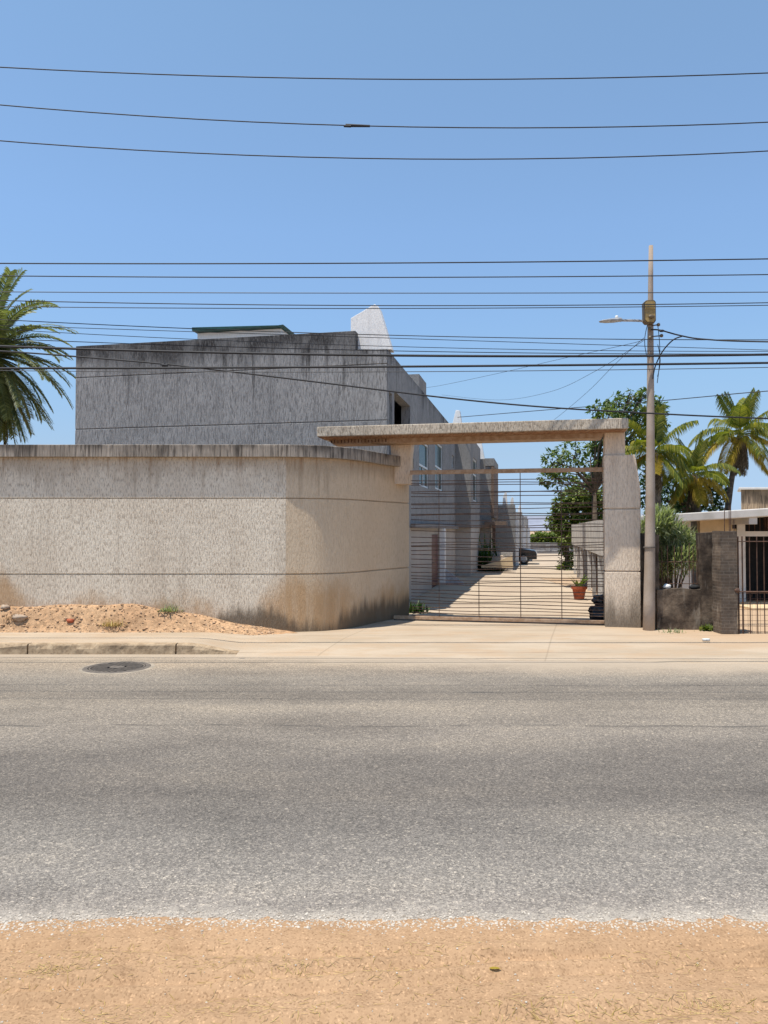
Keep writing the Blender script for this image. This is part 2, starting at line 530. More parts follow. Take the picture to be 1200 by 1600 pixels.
M['leaf_tree'] = leaf_mat('broad_leaf', [(0.15, (0.035, 0.065, 0.014)), (0.5, (0.085, 0.135, 0.03)), (0.85, (0.20, 0.24, 0.07))])
M['leaf_yellow'] = leaf_mat('yellow_green_leaf', [(0.15, (0.05, 0.085, 0.012)), (0.5, (0.11, 0.15, 0.025)), (0.85, (0.20, 0.22, 0.05))])
M['leaf_coco'] = leaf_mat('coconut_leaf', [(0.15, (0.06, 0.095, 0.014)), (0.5, (0.18, 0.20, 0.03)), (0.85, (0.40, 0.34, 0.05))])
M['leaf_gold'] = leaf_mat('golden_frond', [(0.15, (0.20, 0.15, 0.015)), (0.5, (0.36, 0.26, 0.03)), (0.85, (0.45, 0.33, 0.06))])
M['leaf_date'] = leaf_mat('date_leaf', [(0.15, (0.075, 0.092, 0.036)), (0.5, (0.17, 0.19, 0.075)), (0.85, (0.33, 0.335, 0.16))], 0.35)
M['leaf_bush'] = leaf_mat('olive_leaf', [(0.15, (0.10, 0.12, 0.06)), (0.5, (0.24, 0.27, 0.14)), (0.85, (0.44, 0.46, 0.30))], 0.4)
M['leaf_dark'] = leaf_mat('dark_leaf', [(0.15, (0.014, 0.035, 0.008)), (0.5, (0.03, 0.07, 0.014)), (0.85, (0.07, 0.12, 0.025))])
M['deadfrond'] = leaf_mat('dead_frond', [(0.15, (0.06, 0.042, 0.026)), (0.5, (0.11, 0.078, 0.048)), (0.85, (0.20, 0.15, 0.095))], 0.1, 0.9)
M['straw'] = leaf_mat('straw', [(0.15, (0.30, 0.20, 0.06)), (0.5, (0.45, 0.33, 0.10)), (0.85, (0.60, 0.48, 0.2))], 0.1, 0.9)
M['twig'] = leaf_mat('twig_litter', [(0.15, (0.20, 0.125, 0.065)), (0.5, (0.34, 0.22, 0.12)), (0.85, (0.46, 0.32, 0.18))], 0.0, 0.9)
M['bark'] = simple('bark', (0.11, 0.085, 0.062), 0.95, 0, 0.1, 0.4, 8)
M['palmbark'] = simple('palm_bark', (0.10, 0.08, 0.062), 0.95, 0, 0.1, 0.45, 9)


# ------------------------------------------------------------------ mesh builder
class MB:
    def __init__(self):
        self.v = []
        self.f = []

    def add(self, vs, fs):
        o = len(self.v)
        self.v.extend([tuple(p) for p in vs])
        self.f.extend([tuple(i + o for i in f) for f in fs])
        return self

    def hexa(self, p):                      # 8 points: bottom ring then top ring
        return self.add(p, [(3, 2, 1, 0), (4, 5, 6, 7), (0, 1, 5, 4), (1, 2, 6, 5), (2, 3, 7, 6), (3, 0, 4, 7)])

    def box(self, x0, x1, y0, y1, z0, z1):
        return self.hexa([(x0, y0, z0), (x1, y0, z0), (x1, y1, z0), (x0, y1, z0),
                          (x0, y0, z1), (x1, y0, z1), (x1, y1, z1), (x0, y1, z1)])

    def dbox(self, a0, a1, b0, b1, z0, z1):   # box in the drive frame
        return self.hexa([W(a0, b0, z0), W(a1, b0, z0), W(a1, b1, z0), W(a0, b1, z0),
                          W(a0, b0, z1), W(a1, b0, z1), W(a1, b1, z1), W(a0, b1, z1)])

    def prism(self, pts, off):              # polygon extruded by a vector
        n = len(pts)
        off = Vector(off)
        vs = [Vector(p) for p in pts] + [Vector(p) + off for p in pts]
        fs = [tuple(range(n - 1, -1, -1)), tuple(range(n, 2 * n))]
        fs += [(i, (i + 1) % n, n + (i + 1) % n, n + i) for i in range(n)]
        return self.add(vs, fs)

    def tube(self, pts, rad, seg=6, cap=True):
        pts = [Vector(p) for p in pts]
        if not hasattr(rad, '__len__'):
            rad = [rad] * len(pts)
        rings = []
        prev = None
        for i, p in enumerate(pts):
            d = (pts[min(i + 1, len(pts) - 1)] - pts[max(i - 1, 0)])
            if d.length < 1e-9:
                d = Vector((0, 0, 1))
            d.normalize()
            ref = Vector((0, 0, 1)) if abs(d.z) < 0.92 else Vector((0, 1, 0))
            if prev is None:
                s = d.cross(ref).normalized()
            else:
                s = (prev - d * prev.dot(d))
                s = s.normalized() if s.length > 1e-6 else d.cross(ref).normalized()
            prev = s
            u = s.cross(d)
            rings.append([p + (s * math.cos(2 * math.pi * k / seg) + u * math.sin(2 * math.pi * k / seg)) * rad[i] for k in range(seg)])
        vs = [q for r in rings for q in r]
        fs = []
        for i in range(len(rings) - 1):
            for k in range(seg):
                a = i * seg + k
                b = i * seg + (k + 1) % seg
                fs.append((a, b, b + seg, a + seg))
        if cap:
            fs.append(tuple(range(seg - 1, -1, -1)))
            fs.append(tuple((len(rings) - 1) * seg + k for k in range(seg)))
        return self.add(vs, fs)

    def lathe(self, prof, c, seg=24, cap=True):
        vs = []
        for r, z in prof:
            for k in range(seg):
                a = 2 * math.pi * k / seg
                vs.append((c[0] + r * math.cos(a), c[1] + r * math.sin(a), c[2] + z))
        fs = []
        for i in range(len(prof) - 1):
            for k in range(seg):
                a = i * seg + k
                b = i * seg + (k + 1) % seg
                fs.append((a, b, b + seg, a + seg))
        if cap:
            fs.append(tuple(range(seg - 1, -1, -1)))
            fs.append(tuple((len(prof) - 1) * seg + k for k in range(seg)))
        return self.add(vs, fs)

    def grid(self, xs, ys, fz):
        nx, ny = len(xs), len(ys)
        vs = [(x, y, fz(x, y)) for y in ys for x in xs]
        fs = [(j * nx + i, j * nx + i + 1, (j + 1) * nx + i + 1, (j + 1) * nx + i) for j in range(ny - 1) for i in range(nx - 1)]
        return self.add(vs, fs)

    def build(self, name, mat, parent=None, smooth=False, bevel=0.0):
        me = bpy.data.meshes.new(name)
        off = Vector((0, 0, 0))
        q = parent
        while q is not None:
            off += q.location
            q = q.parent
        me.from_pydata([(p[0] - off.x, p[1] - off.y, p[2] - off.z) for p in self.v], [], self.f)
        me.materials.append(M[mat])
        if smooth:
            me.polygons.foreach_set('use_smooth', [True] * len(me.polygons))
        me.update()
        o = bpy.data.objects.new(name, me)
        COL.objects.link(o)
        if parent is not None:
            o.parent = parent
        if bevel:
            md = o.modifiers.new('bevel', 'BEVEL')
            md.width = bevel
            md.segments = 2
            md.limit_method = 'ANGLE'
        return o


def tag(o, label, cat, group=None):
    o['label'] = label
    o['category'] = cat
    if group:
        o['group'] = group
    return o


def empty(name, loc, label, cat, group=None):
    o = bpy.data.objects.new(name, None)
    COL.objects.link(o)
    o.location = loc
    return tag(o, label, cat, group)


def structure(o):
    o['kind'] = 'structure'
    return o


def stuff(o, label=None, cat=None):
    o['kind'] = 'stuff'
    if label:
        o['label'] = label
        o['category'] = cat
    return o


def frange(a, b, s):
    n = max(1, int(round((b - a) / s)))
    return [a + (b - a) * i / n for i in range(n + 1)]


# ------------------------------------------------------------------ the ground
structure(MB().grid(frange(-3000, 3000, 300), frange(-300, 5700, 300), lambda x, y: -0.05).build('ground', 'dirt'))
mcx, mcy = onz(183, 1043, 0.0).xy
rd = MB()
for x0_, x1_, y0_, y1_ in ((-150, mcx - 0.6, 3.72, 12.3), (mcx + 0.6, 150, 3.72, 12.3), (mcx - 0.6, mcx + 0.6, 3.72, mcy - 0.6), (mcx - 0.6, mcx + 0.6, mcy + 0.6, 12.3)):
    rd.add([(x0_, y0_, 0), (x1_, y0_, 0), (x1_, y1_, 0), (x0_, y1_, 0)], [(0, 1, 2, 3)])
sq, ci = [], []
for k in range(48):                        # the hole for the manhole
    a = 2 * math.pi * k / 48
    q = 0.6 / max(abs(math.cos(a)), abs(math.sin(a)))
    sq.append((mcx + q * math.cos(a), mcy + q * math.sin(a), 0))
    ci.append((mcx + 0.474 * math.cos(a), mcy + 0.474 * math.sin(a), 0))
rd.add(sq + ci, [(k, (k + 1) % 48, 48 + (k + 1) % 48, 48 + k) for k in range(48)])
structure(rd.build('road', 'road'))


def verge_z(x, y):
    e = 3.86 + 0.05 * nz(x * 1.3, 3) + 0.035 * nz(x * 6, 9) + 0.03 * nz(x * 21, 4)
    d = e - y
    z = 0.012 * sm(-0.15, 0.3, d) - 0.012 * (1 - sm(-0.25, 0.02, d)) + 0.0
    a = sm(0.0, 0.35, d)
    z += a * (0.022 * nz(x * 1.1, y * 1.7, 2) + 0.012 * nz(x * 4, y * 7, 5) + 0.002 * nz(x * 17, y * 23, 8))
    # faint wheel ruts running obliquely
    for c, k in ((3.32, 0.10), (3.45, 0.115), (3.08, 0.07), (3.02, 0.085), (3.55, -0.02), (2.75, 0.12)):
        q = y - (c + k * x + 0.03 * nz(x * 0.8, c))
        z -= a * 0.018 * math.exp(-(q / 0.03) ** 2)
        z += a * 0.011 * math.exp(-((q - 0.06) / 0.03) ** 2)
    z += 0.004 * nz(x * 12, y * 12, 1) * sm(-0.2, 0.0, d)
    return z + 0.012 * sm(-0.05, 0.1, d)


vx = frange(-60, -3.2, 2.0)[:-1] + frange(-3.2, 3.2, 0.022) + frange(3.2, 60, 2.0)[1:]
vy = frange(-30, 2.2, 2.0)[:-1] + frange(2.2, 4.15, 0.02)
structure(MB().grid(vx, vy, verge_z).build('sand_verge', 'sand', smooth=True))

# pavement with its dropped end, and the apron in front of the gate
KX0, KX1 = -3.25, -2.30


def pave_z(x, y):
    left = 0.16
    ap = 0.008 + 0.095 * sm(11.6, 13.6, y)
    if x > 5.5:
        ap += 0.03 * sm(5.5, 9.0, x) * sm(12.6, 14.0, y)
    t = sm(KX0, KX1, x)
    return left * (1 - t) + ap * t


KY0, KY1 = 12.16, 12.33
structure(MB().grid(frange(-60, -6, 3)[:-1] + frange(-6, -2.35, 0.12), frange(KY1 - 0.02, 13.66, 0.13), lambda x, y: pave_z(x, y) - 0.003).build('pavement', 'apron', smooth=True))


def apron_z(x, y):
    z = pave_z(x, y) + 0.003
    e = 11.95 - 0.10 * sm(-2.5, 6, x) * 8 + 0.25 * nz(x * 0.7, 1.0)
    if y < e + 0.3:
        z -= 0.03 * (1 - sm(e - 0.1, e + 0.3, y))
    return z + 0.006 * nz(x * 1.7, y * 1.7) * sm(12.2, 12.8, y)


structure(MB().grid(frange(-2.36, 9, 0.14) + frange(9, 40, 1.5)[1:], frange(10.6, 17.2, 0.12), apron_z).build('driveway_apron', 'apron', smooth=True))

# kerb stones (broken concrete, with open joints)
kb = MB()
cuts = [-60, -50, -40, -30, -22, -16, -11, -8.4, onz(45, 1012, 0.1).x, onz(276, 1012, 0.1).x, KX1 - 0.02]
for i in range(len(cuts) - 1):
    x0, x1 = cuts[i] + 0.012, cuts[i + 1] - 0.012
    n = max(2, int((x1 - x0) / (0.06 if x0 > -7 else 0.6)))
    rows = []
    for k in range(n + 1):
        x = x0 + (x1 - x0) * k / n
        zt = max(0.012, pave_z(x, KY0) + 0.004)
        ch = 0.10 * max(0, nz(x * 2.3, 4.2) + 0.12) + 0.03 * max(0, nz(x * 9, 1))
        rows.append([(x, KY0 - 0.012 + 0.012 * nz(x * 6, 7), -0.02), (x, KY0 + 0.010 * nz(x * 7, 3), zt * 0.5),
                     (x, KY0 + max(0, ch), zt * 0.86), (x, KY0 + 0.02 + max(0, ch), zt), (x, KY1, zt), (x, KY1, -0.02)])
    vs = [p for r in rows for p in r]
    fs = [(a * 6 + b, (a + 1) * 6 + b, (a + 1) * 6 + b + 1, a * 6 + b + 1) for a in range(n) for b in range(5)]
    fs += [tuple(range(6)), tuple(n * 6 + q for q in range(5, -1, -1))]
    kb.add(vs, fs)
structure(kb.build('kerb', 'kerb'))

WY = 14.0          # front face of the perimeter wall


def bank_top(x):
    px = 600 + x / WY * F
    py = 945 + 6 * nz(px * 0.012, 5)
    if px > 210:
        py += (px - 210) * 0.155 + 4 * sm(380, 430, px)
    d = py - 829
    return max(0.06, H - d / F * WY)


def bank_z(x, y):
    t = sm(13.55, WY, y) * 0.85 + 0.15 * max(0, min(1, (y - 13.55) / (WY - 13.55)))
    base = pave_z(x, 13.6) - 0.02
    z = base + (bank_top(x) - base) * t
    z += (0.035 * nz(x * 2.6, y * 3.5) + 0.02 * nz(x * 8, y * 8)) * math.sin(math.pi * min(1, max(0, (y - 13.55) / 0.5)))
    return z


bx = frange(-60, -8, 1.0)[:-1] + frange(-8, -1.6, 0.05)
structure(MB().grid(bx, frange(13.55, WY + 0.12, 0.04), bank_z).build('dirt_bank', 'bank', smooth=True))

# courtyard floor
cb = MB()
c0 = [W(-3.6, 15.9, 0.105), W(1.9, 15.9, 0.105), W(1.9, 70, 0.105), W(-3.6, 70, 0.105)]
cb.add(c0, [(0, 1, 2, 3)])
cb.add([W(1.9, 15.9, 0.102), W(30, 15.9, 0.102), W(30, 70, 0.102), W(1.9, 70, 0.102)], [(0, 1, 2, 3)])
structure(cb.build('courtyard_floor', 'court'))
structure(MB().grid(frange(6.2, 40, 0.4), frange(13.3, 30, 0.4),
                    lambda x, y: 0.06 + 0.05 * sm(13.3, 14, y) + 0.01 * nz(x, y) - 0.10 * (1 - sm(13.3, 13.7, y + 0.25 * nz(x * .8, 2)))).build('yard_ground', 'dirt', smooth=True))

# hills far off
hm = MB()
hx = frange(-1500, 3500, 40)


def hill_h(x):
    return 2 + 62 * (0.75 + 0.35 * nz(x * 0.0016, 2.2)) + 14 * nz(x * 0.006, 1) + 4 * nz(x * 0.02, 5)


hm.add([(x, 2300, -1) for x in hx] + [(x, 2600, max(6, hill_h(x))) for x in hx] + [(x, 2950, -1) for x in hx],
       [(i, i + 1, len(hx) + i + 1, len(hx) + i) for i in range(len(hx) - 1)] +
       [(len(hx) + i, len(hx) + i + 1, 2 * len(hx) + i + 1, 2 * len(hx) + i) for i in range(len(hx) - 1)])
structure(hm.build('hills', 'hill', smooth=True))

# ------------------------------------------------------------------ perimeter wall
ctrl = [(-40, WY), (-12, WY), (-6, WY), (-3, WY), (-1.86, WY), (-1.15, WY + 0.12), (-0.60, WY + 0.65), (-0.17, WY + 1.5), (0.555, WY + 2.6)]


def catmull(P, per):
    out = []
    for i in range(len(P) - 1):
        p0 = Vector(P[max(i - 1, 0)]); p1 = Vector(P[i]); p2 = Vector(P[i + 1]); p3 = Vector(P[min(i + 2, len(P) - 1)])
        for k in range(per):
            t = k / per
            out.append(0.5 * ((2 * p1) + (p2 - p0) * t + (2 * p0 - 5 * p1 + 4 * p2 - p3) * t * t + (3 * p1 - p0 - 3 * p2 + p3) * t ** 3))
    out.append(Vector(P[-1]))
    return out


straight = [Vector((x, WY)) for x in (-40, -20, -12, -8, -6, -4, -3, -2.3, -1.86)]
curve = catmull([(-2.4, WY), (-1.86, WY), (-1.15, WY + 0.17), (-0.60, WY + 0.66), (-0.14, WY + 1.48), (0.555, WY + 2.6)], 10)
curve = [p for p in curve if p.x > -1.85]
path = straight + curve


def sweep(prof, path):
    n = len(path)
    nor = []
    for i in range(n):
        d = (path[min(i + 1, n - 1)] - path[max(i - 1, 0)]).normalized()
        nor.append(Vector((d.y, -d.x)))     # towards the street
    mb = MB()
    m = len(prof)
    vs = []
    for p, q in zip(path, nor):
        for o, z in prof:
            vs.append((p.x + q.x * o, p.y + q.y * o, z))
    fs = [(i * m + j, (i + 1) * m + j, (i + 1) * m + (j + 1) % m, i * m + (j + 1) % m) for i in range(n - 1) for j in range(m)]
    fs += [tuple(range(m - 1, -1, -1)), tuple((n - 1) * m + j for j in range(m))]
    return mb.add(vs, fs)


wall = empty('perimeter_wall', (-4, WY, 0), 'long tan rough-plastered boundary wall curving in towards the gate', 'wall')
g = 0.03
sweep([(0, -0.05), (0, 1.172), (-g, 1.172), (-g, 1.20), (0, 1.20), (0, 2.592), (-g, 2.592), (-g, 2.615), (0, 2.615), (0, 3.372), (-0.28, 3.372), (-0.28, -0.05)], path).build('wall_body', 'wall', wall)
sweep([(0.117, 3.374), (0.117, 3.59), (0.095, 3.60), (-0.34, 3.60), (-0.34, 3.374)], path).build('coping', 'cap', wall)

# ------------------------------------------------------------------ gate portal and gate
portal = empty('gate_portal', W(-0.7, 15.4, 0.1), 'concrete portal with flat slab lintel over the driveway gate', 'gateway')
PB = 15.35
aL = onb(945, 850, PB)[0]
aR = onb(1000.5, 850, PB)[0]
aRt = onb(992.5, 712, PB)[0]
zT = onb(960, 711, PB)[2]
zC = onb(960, 757, PB)[2]
zg = [onb(970, yy, PB)[2] for yy in (795, 893)]
pm = MB()
zs = [0.0, zg[1] - 0.012, zg[1] + 0.012, zg[0] - 0.012, zg[0] + 0.012]
pb1 = PB + 0.42
pm.dbox(aL, aR, PB, pb1, -0.05, zs[1])
pm.dbox(aL, aR, PB, pb1, zs[2], zs[3])
pm.dbox(aL + 0.02, aR - 0.02, PB + 0.02, pb1, zs[1] - 0.001, zs[2] + 0.001)
pm.dbox(aL + 0.02, aR - 0.02, PB + 0.02, pb1, zs[3] - 0.001, zs[4] + 0.001)
pm.prism([W(aL, PB, zs[4]), W(aR, PB, zs[4]), W(aR, PB, zC), W(aRt, PB, zT), W(aL, PB, zT)], DX * (pb1 - PB))
pm.build('pillar', 'pier', portal, bevel=0.012)
# tapered wing behind the pillar
wm = MB()
aw = onb(1001, 850, PB + 0.45)[0]
wm.prism([W(aL + 0.1, pb1 + 0.004, -0.05), W(aw, pb1 + 0.004, -0.05), W(aw, pb1 + 0.004, zC - 0.1), W(aR - 0.02, pb1 + 0.004, zT - 0.02), W(aL + 0.1, pb1 + 0.004, zT - 0.02)], DX * 0.2)
wm.build('wing', 'wall', portal)
SB = PB - 0.46
sL = onb(495, 664, SB)
sR = onb(982, 655, SB)
zst = 0.5 * (onb(495, 664, SB)[2] + onb(982, 656, SB)[2])
zsb = zst - 0.205
a_u0, a_u1 = onb(945, 690, PB + 0.02)[0], onb(977, 690, PB + 0.02)[0]
MB().dbox(a_u0, a_u1, PB + 0.05, PB + 0.42, zT - 0.05, zsb + 0.002).build('pillar_neck', 'pier', portal, bevel=0.01)
# left support with its flared back
lb = PB + 0.45
l0, l1 = onb(611, 700, lb)[0], onb(644, 700, lb)[0]
nm = MB()
nm.prism([W(l0 + 0.03, lb, 3.0), W(l1 - 0.06, lb, 3.0), W(l1 - 0.04, lb, 3.6), W(l1, lb, zsb + 0.002), W(l0 - 0.02, lb, zsb + 0.002), W(l0, lb, 3.6)], DX * 0.36)
nm.build('support_neck', 'pier', portal, bevel=0.01)
MB().dbox(sL[0], sR[0], SB, PB + 0.65, zsb, zst).build('slab', 'slab', portal, bevel=0.015)
bl = onb(512, 684, PB + 0.03)
zbb = zsb - 0.11
bmh = MB()
bmh.prism([W(sL[0] + 0.10, PB + 0.03, zsb + 0.001), W(bl[0] + 0.12, PB + 0.03, zbb), W(sR[0] - 0.45, PB + 0.03, zbb), W(sR[0] - 0.40, PB + 0.03, zsb + 0.001)], DX * 0.45)
bmh.build('lintel_beam', 'rail', portal)
MB().dbox(sL[0] + 0.03, sR[0] - 0.03, SB + 0.03, PB + 0.025, zsb - 0.012, zsb - 0.001).build('soffit', 'beam', portal)

random.seed(77)
for k in range(17):                       # open ends of the hollow blocks, rusted
    px = 517 + k * 5.3
    a0 = onb(px, 684, PB + 0.03)[0]
    w_ = random.uniform(0.014, 0.03)
    MB().dbox(a0, a0 + w_, PB + 0.024, PB + 0.0295, zbb + 0.025, zbb + random.uniform(0.075, 0.10)).build('block_end', 'bar', portal)
gate = empty('sliding_gate', W(-0.7, 15.62, 0.1), 'wide rusty gate of thin horizontal wires between tan rails', 'gate')
GB = 15.62
gL, gR = onb(641, 850, GB)[0] - 0.35, onb(944, 850, GB)[0] + 0.03
zt0, zt1 = onb(800, 739, GB)[2], onb(800, 732.5, GB)[2]
zb0, zb1 = onb(800, 976, GB)[2], onb(800, 966, GB)[2]
MB().dbox(gL + 0.35, gR, GB - 0.03, GB + 0.05, zt0, zt1).build('top_rail', 'rail', gate, bevel=0.006)
MB().dbox(gL, gR, GB - 0.04, GB + 0.05, max(0.135, zb0), zb1).build('bottom_rail', 'rail', gate, bevel=0.008)
gl2 = gL + 0.37
rv = [387, 400, 408, 440, 447, 462, 495, 502, 520, 545, 552, 575, 600, 610, 630, 660, 683, 695, 706, 720, 745, 768, 790, 805, 825, 845, 860, 872, 885, 912, 930, 945, 960, 972, 990, 1005, 1020, 1034]
random.seed(3)
for v_ in rv:
    py = 620 + v_ / 3.0
    z0 = onb(800, py, GB)[2]
    pts = []
    A = random.uniform(0.003, 0.022)
    ph = random.uniform(0, 6)
    tilt = random.uniform(-0.008, 0.012)
    for k in range(17):
        s = k / 16
        pts.append(W(gl2 + (gR - gl2) * s, GB + 0.012 * math.sin(3 * s + ph), z0 + tilt * (s - 0.5) + A * math.sin(2 * math.pi * s * 1.3 + ph) - 0.010 * math.sin(math.pi * s)))
    MB().tube(pts, 0.0085, 5).build('rod', 'rod', gate)
for px, y0, y1, r in ((686, 738, 970, 0.007), (748, 905, 970, 0.009), (813, 738, 970, 0.009), (877, 760, 970, 0.009)):
    a0 = onb(px, 800, GB - 0.018)[0]
    MB().tube([W(a0, GB - 0.02, onb(px, y1, GB)[2]), W(a0, GB - 0.02, onb(px, y0, GB)[2])], r, 5).build('upright', 'rod', gate)
for px in (668, 905):
    a0 = onb(px, 970, GB)[0]
    MB().prism([W(a0 + 0.05 * math.cos(q * math.pi / 6), GB - 0.015, 0.155 + 0.05 * math.sin(q * math.pi / 6)) for q in range(12)], DX * 0.03).build('roller', 'iron', gate)
# floor track under the gate
tk = MB().dbox(gL, gR, GB - 0.02, GB + 0.03, 0.10, 0.122).build('gate_track', 'iron')
tag(tk, 'dark steel rail set in the ground under the gate', 'rail')

# ------------------------------------------------------------------ terrace houses
UA = -3.40
UB0 = 16.86
BZ = 6.66
ZP = 6.2


def window(parent, a, b0, b1, z0, z1, transom=None, mullions=(), side=1):
    """window in a wall whose face is the plane a = const (looking towards +a)"""
    f = MB()
    w = 0.06
    f.dbox(a - 0.04, a + 0.02, b0, b0 + w, z0, z1)
    f.dbox(a - 0.04, a + 0.02, b1 - w, b1, z0, z1)
    f.dbox(a - 0.04, a + 0.018, b0 + w, b1 - w, z0, z0 + w)
    f.dbox(a - 0.04, a + 0.018, b0 + w, b1 - w, z1 - w, z1)
    if transom:
        f.dbox(a - 0.04, a + 0.016, b0 + w, b1 - w, transom - 0.03, transom + 0.03)
    for m in mullions:
        f.dbox(a - 0.04, a + 0.014, m - 0.025, m + 0.025, z0 + w, (transom or z1) - 0.03)
    fr = f.build('window', 'alu', parent)
    MB().dbox(a - 0.035, a - 0.012, b0 + w * 0.6, b1 - w * 0.6, z0 + w * 0.6, z1 - w * 0.6).build('pane', 'glass', fr)
    return fr


def wall_a(a, b0, b1, z0, z1, holes, thick=0.25):
    """wall in plane a with rectangular openings; returns MB of butted boxes"""
    mb = MB()
    bs = sorted(set([b0, b1] + [h[0] for h in holes] + [h[1] for h in holes]))
    for i in range(len(bs) - 1):
        s0, s1 = bs[i], bs[i + 1]
        mid = 0.5 * (s0 + s1)
        hz = sorted([(h[2], h[3]) for h in holes if h[0] <= mid <= h[1]])
        z = z0
        for q0, q1 in hz:
            if q0 > z:
                mb.dbox(a - thick, a, s0, s1, z, q0)
            z = q1
        if z < z1:
            mb.dbox(a - thick, a, s0, s1, z, z1)
    return mb


def pa(px, py, a):
    return ona(px, py, a)


h1 = empty('terrace_house', W(-6, 20, 0.1), 'nearest grey two-storey terrace house with blank streaked side wall', 'house', 'terrace houses along the drive')
UB1 = 31.36
AW = onb(118, 600, UB0)[0]
# openings of the drive side
w_tall0 = pa(603.5 + 4, 640, UA)[1]
o1 = (pa(616, 640, UA)[1], pa(641, 640, UA)[1], 3.75, pa(628, 622, UA)[2])
o2 = (pa(645.5, 640, UA)[1], pa(649, 640, UA)[1], 4.0, 5.2)
wz1 = pa(662, 693, UA)[2]
wa = (pa(655, 730, UA)[1], pa(670, 730, UA)[1], pa(662, 761, UA)[2], pa(662, 690, UA)[2])
wb = (pa(680, 730, UA)[1], pa(692, 730, UA)[1], pa(686, 766, UA)[2], pa(686, 693, UA)[2])
wc = (pa(706, 720, UA)[1], pa(709.5, 720, UA)[1], pa(708, 731, UA)[2], pa(708, 712, UA)[2])
d1 = (pa(675.5, 880, UA)[1], pa(685.5, 880, UA)[1], 0.1, pa(680, 835, UA)[2])
d2 = (pa(727.5, 880, UA)[1], pa(733, 880, UA)[1], 0.1, pa(730, 834, UA)[2])
ws = (UB0 + 0.25, UB0 + 0.62, 2.4, 5.25)
zfl = 2.0 + 0.12
upper_holes = [ws, wa, wb, wc]
# the near upper opening (deep loggia) does not overlap the windows below it
mb = wall_a(UA, UB0 + 0.25, UB1, zfl, ZP, [ws, (wa[0], wa[1], wa[2], wa[3]), wb, wc] + ([o1] if o1[1] < wa[0] else []))
mb.build('drive_wall', 'grey', h1)
wall_a(UA - 0.02, UB0 + 0.25, UB1, -0.05, zfl - 0.002, [d1, d2]).build('ground_floor_wall', 'lowwall', h1)
# side wall facing the street, with two shallow grooves
fm = MB()
g1 = onb(118, 590.5, UB0)[2]
g2 = onb(118, 671, UB0)[2]
fin_a0 = onb(555.5, 520, UB0)[0]
zz = [-0.05, g2 - 0.01, g2 + 0.01, g1 - 0.01, g1 + 0.01]
for q0, q1 in ((zz[0], zz[1]), (zz[2], zz[3])):
    fm.dbox(AW, UA, UB0, UB0 + 0.248, q0, q1)
for q0, q1 in ((zz[1], zz[2]), (zz[3], zz[4])):
    fm.dbox(AW + 0.001, UA - 0.001, UB0 + 0.015, UB0 + 0.247, q0, q1)
fm.prism([W(AW, UB0, zz[4]), W(UA, UB0, zz[4]), W(UA, UB0, ZP), W(fin_a0, UB0, ZP), W(fin_a0, UB0, BZ), W(AW, UB0, BZ)], DX * 0.248)
fm.build('side_wall', 'grey', h1, bevel=0.012)
MB().dbox(AW, AW + 0.25, UB0 + 0.25, UB1, -0.05, BZ - 0.15).build('rear_wall', 'grey', h1)
MB().dbox(AW + 0.25, UA - 0.25, UB0 + 0.25, UB1, 5.75, 5.95).build('roof', 'grey2', h1)
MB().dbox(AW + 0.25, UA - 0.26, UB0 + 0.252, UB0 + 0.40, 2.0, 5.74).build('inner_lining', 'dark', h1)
MB().dbox(UA - 1.6, UA - 1.5, UB0 + 0.42, UB1 - 0.3, 0.1, 5.7).build('inner_wall', 'lowwall', h1)


def fin(parent, b, pts_px, thick=0.32, name='gable_fin', mat='finwhite'):
    pts = [W(*onb(px, py, b)) for px, py in pts_px]
    return MB().prism(pts, DX * thick).build(name, mat, parent, bevel=0.01)


fin(h1, UB0 + 0.26, [(548, 546), (548, 497), (585.5, 475), (592, 480), (612, 546)], 0.34)
# loggia: deep opening with side walls
if o1[1] < wa[0]:
    pass
window(h1, UA - 0.10, ws[0], ws[1], ws[2], ws[3])
window(h1, UA - 0.05, wa[0], wa[1], wa[2], wa[3], transom=wa[3] - 0.75, mullions=(0.5 * (wa[0] + wa[1]),))
window(h1, UA - 0.05, wb[0], wb[1], wb[2], wb[3], transom=wb[3] - 0.85, mullions=(0.5 * (wb[0] + wb[1]),))
window(h1, UA - 0.08, wc[0], wc[1], wc[2], wc[3])
for dd in (d1, d2):
    dr = MB()
    dr.dbox(UA - 0.08, UA - 0.03, dd[0] + 0.02, dd[1] - 0.02, 0.12, dd[3] - 0.02)
    for k in range(7):
        zq = 0.2 + k * 0.2
        dr.dbox(UA - 0.03, UA - 0.022, dd[0] + 0.1, dd[1] - 0.1, zq, zq + 0.12)
    do = dr.build('door', 'darkred', h1)
    MB().tube([W(UA - 0.03, dd[0] + 0.12, 0.95), W(UA + 0.03, dd[0] + 0.12, 0.95), W(UA + 0.03, dd[0] + 0.22, 0.95)], 0.012, 6).build('handle', 'iron', do)
# white columns beside the doors and thin floor band
for p0, p1 in ((686, 694), (734, 740)):
    b0 = pa(p0, 880, UA)[1]
    MB().dbox(UA - 0.01, UA + 0.20, b0, b0 + 0.3, 0.1, zfl - 0.05).build('column', 'finwhite', h1)
MB().dbox(UA - 0.25, UA + 0.14, UB0 + 3.2, UB1 - 0.02, zfl - 0.048, zfl + 0.07).build('floor_band', 'grey2', h1)
# parapet block on the roof edge
b0 = pa(655, 600, UA)[1]
MB().dbox(UA - 0.6, UA - 0.02, pa(656, 600, UA)[1], pa(667, 600, UA)[1], ZP + 0.001, ZP + 0.42).build('parapet_block', 'grey2', h1)
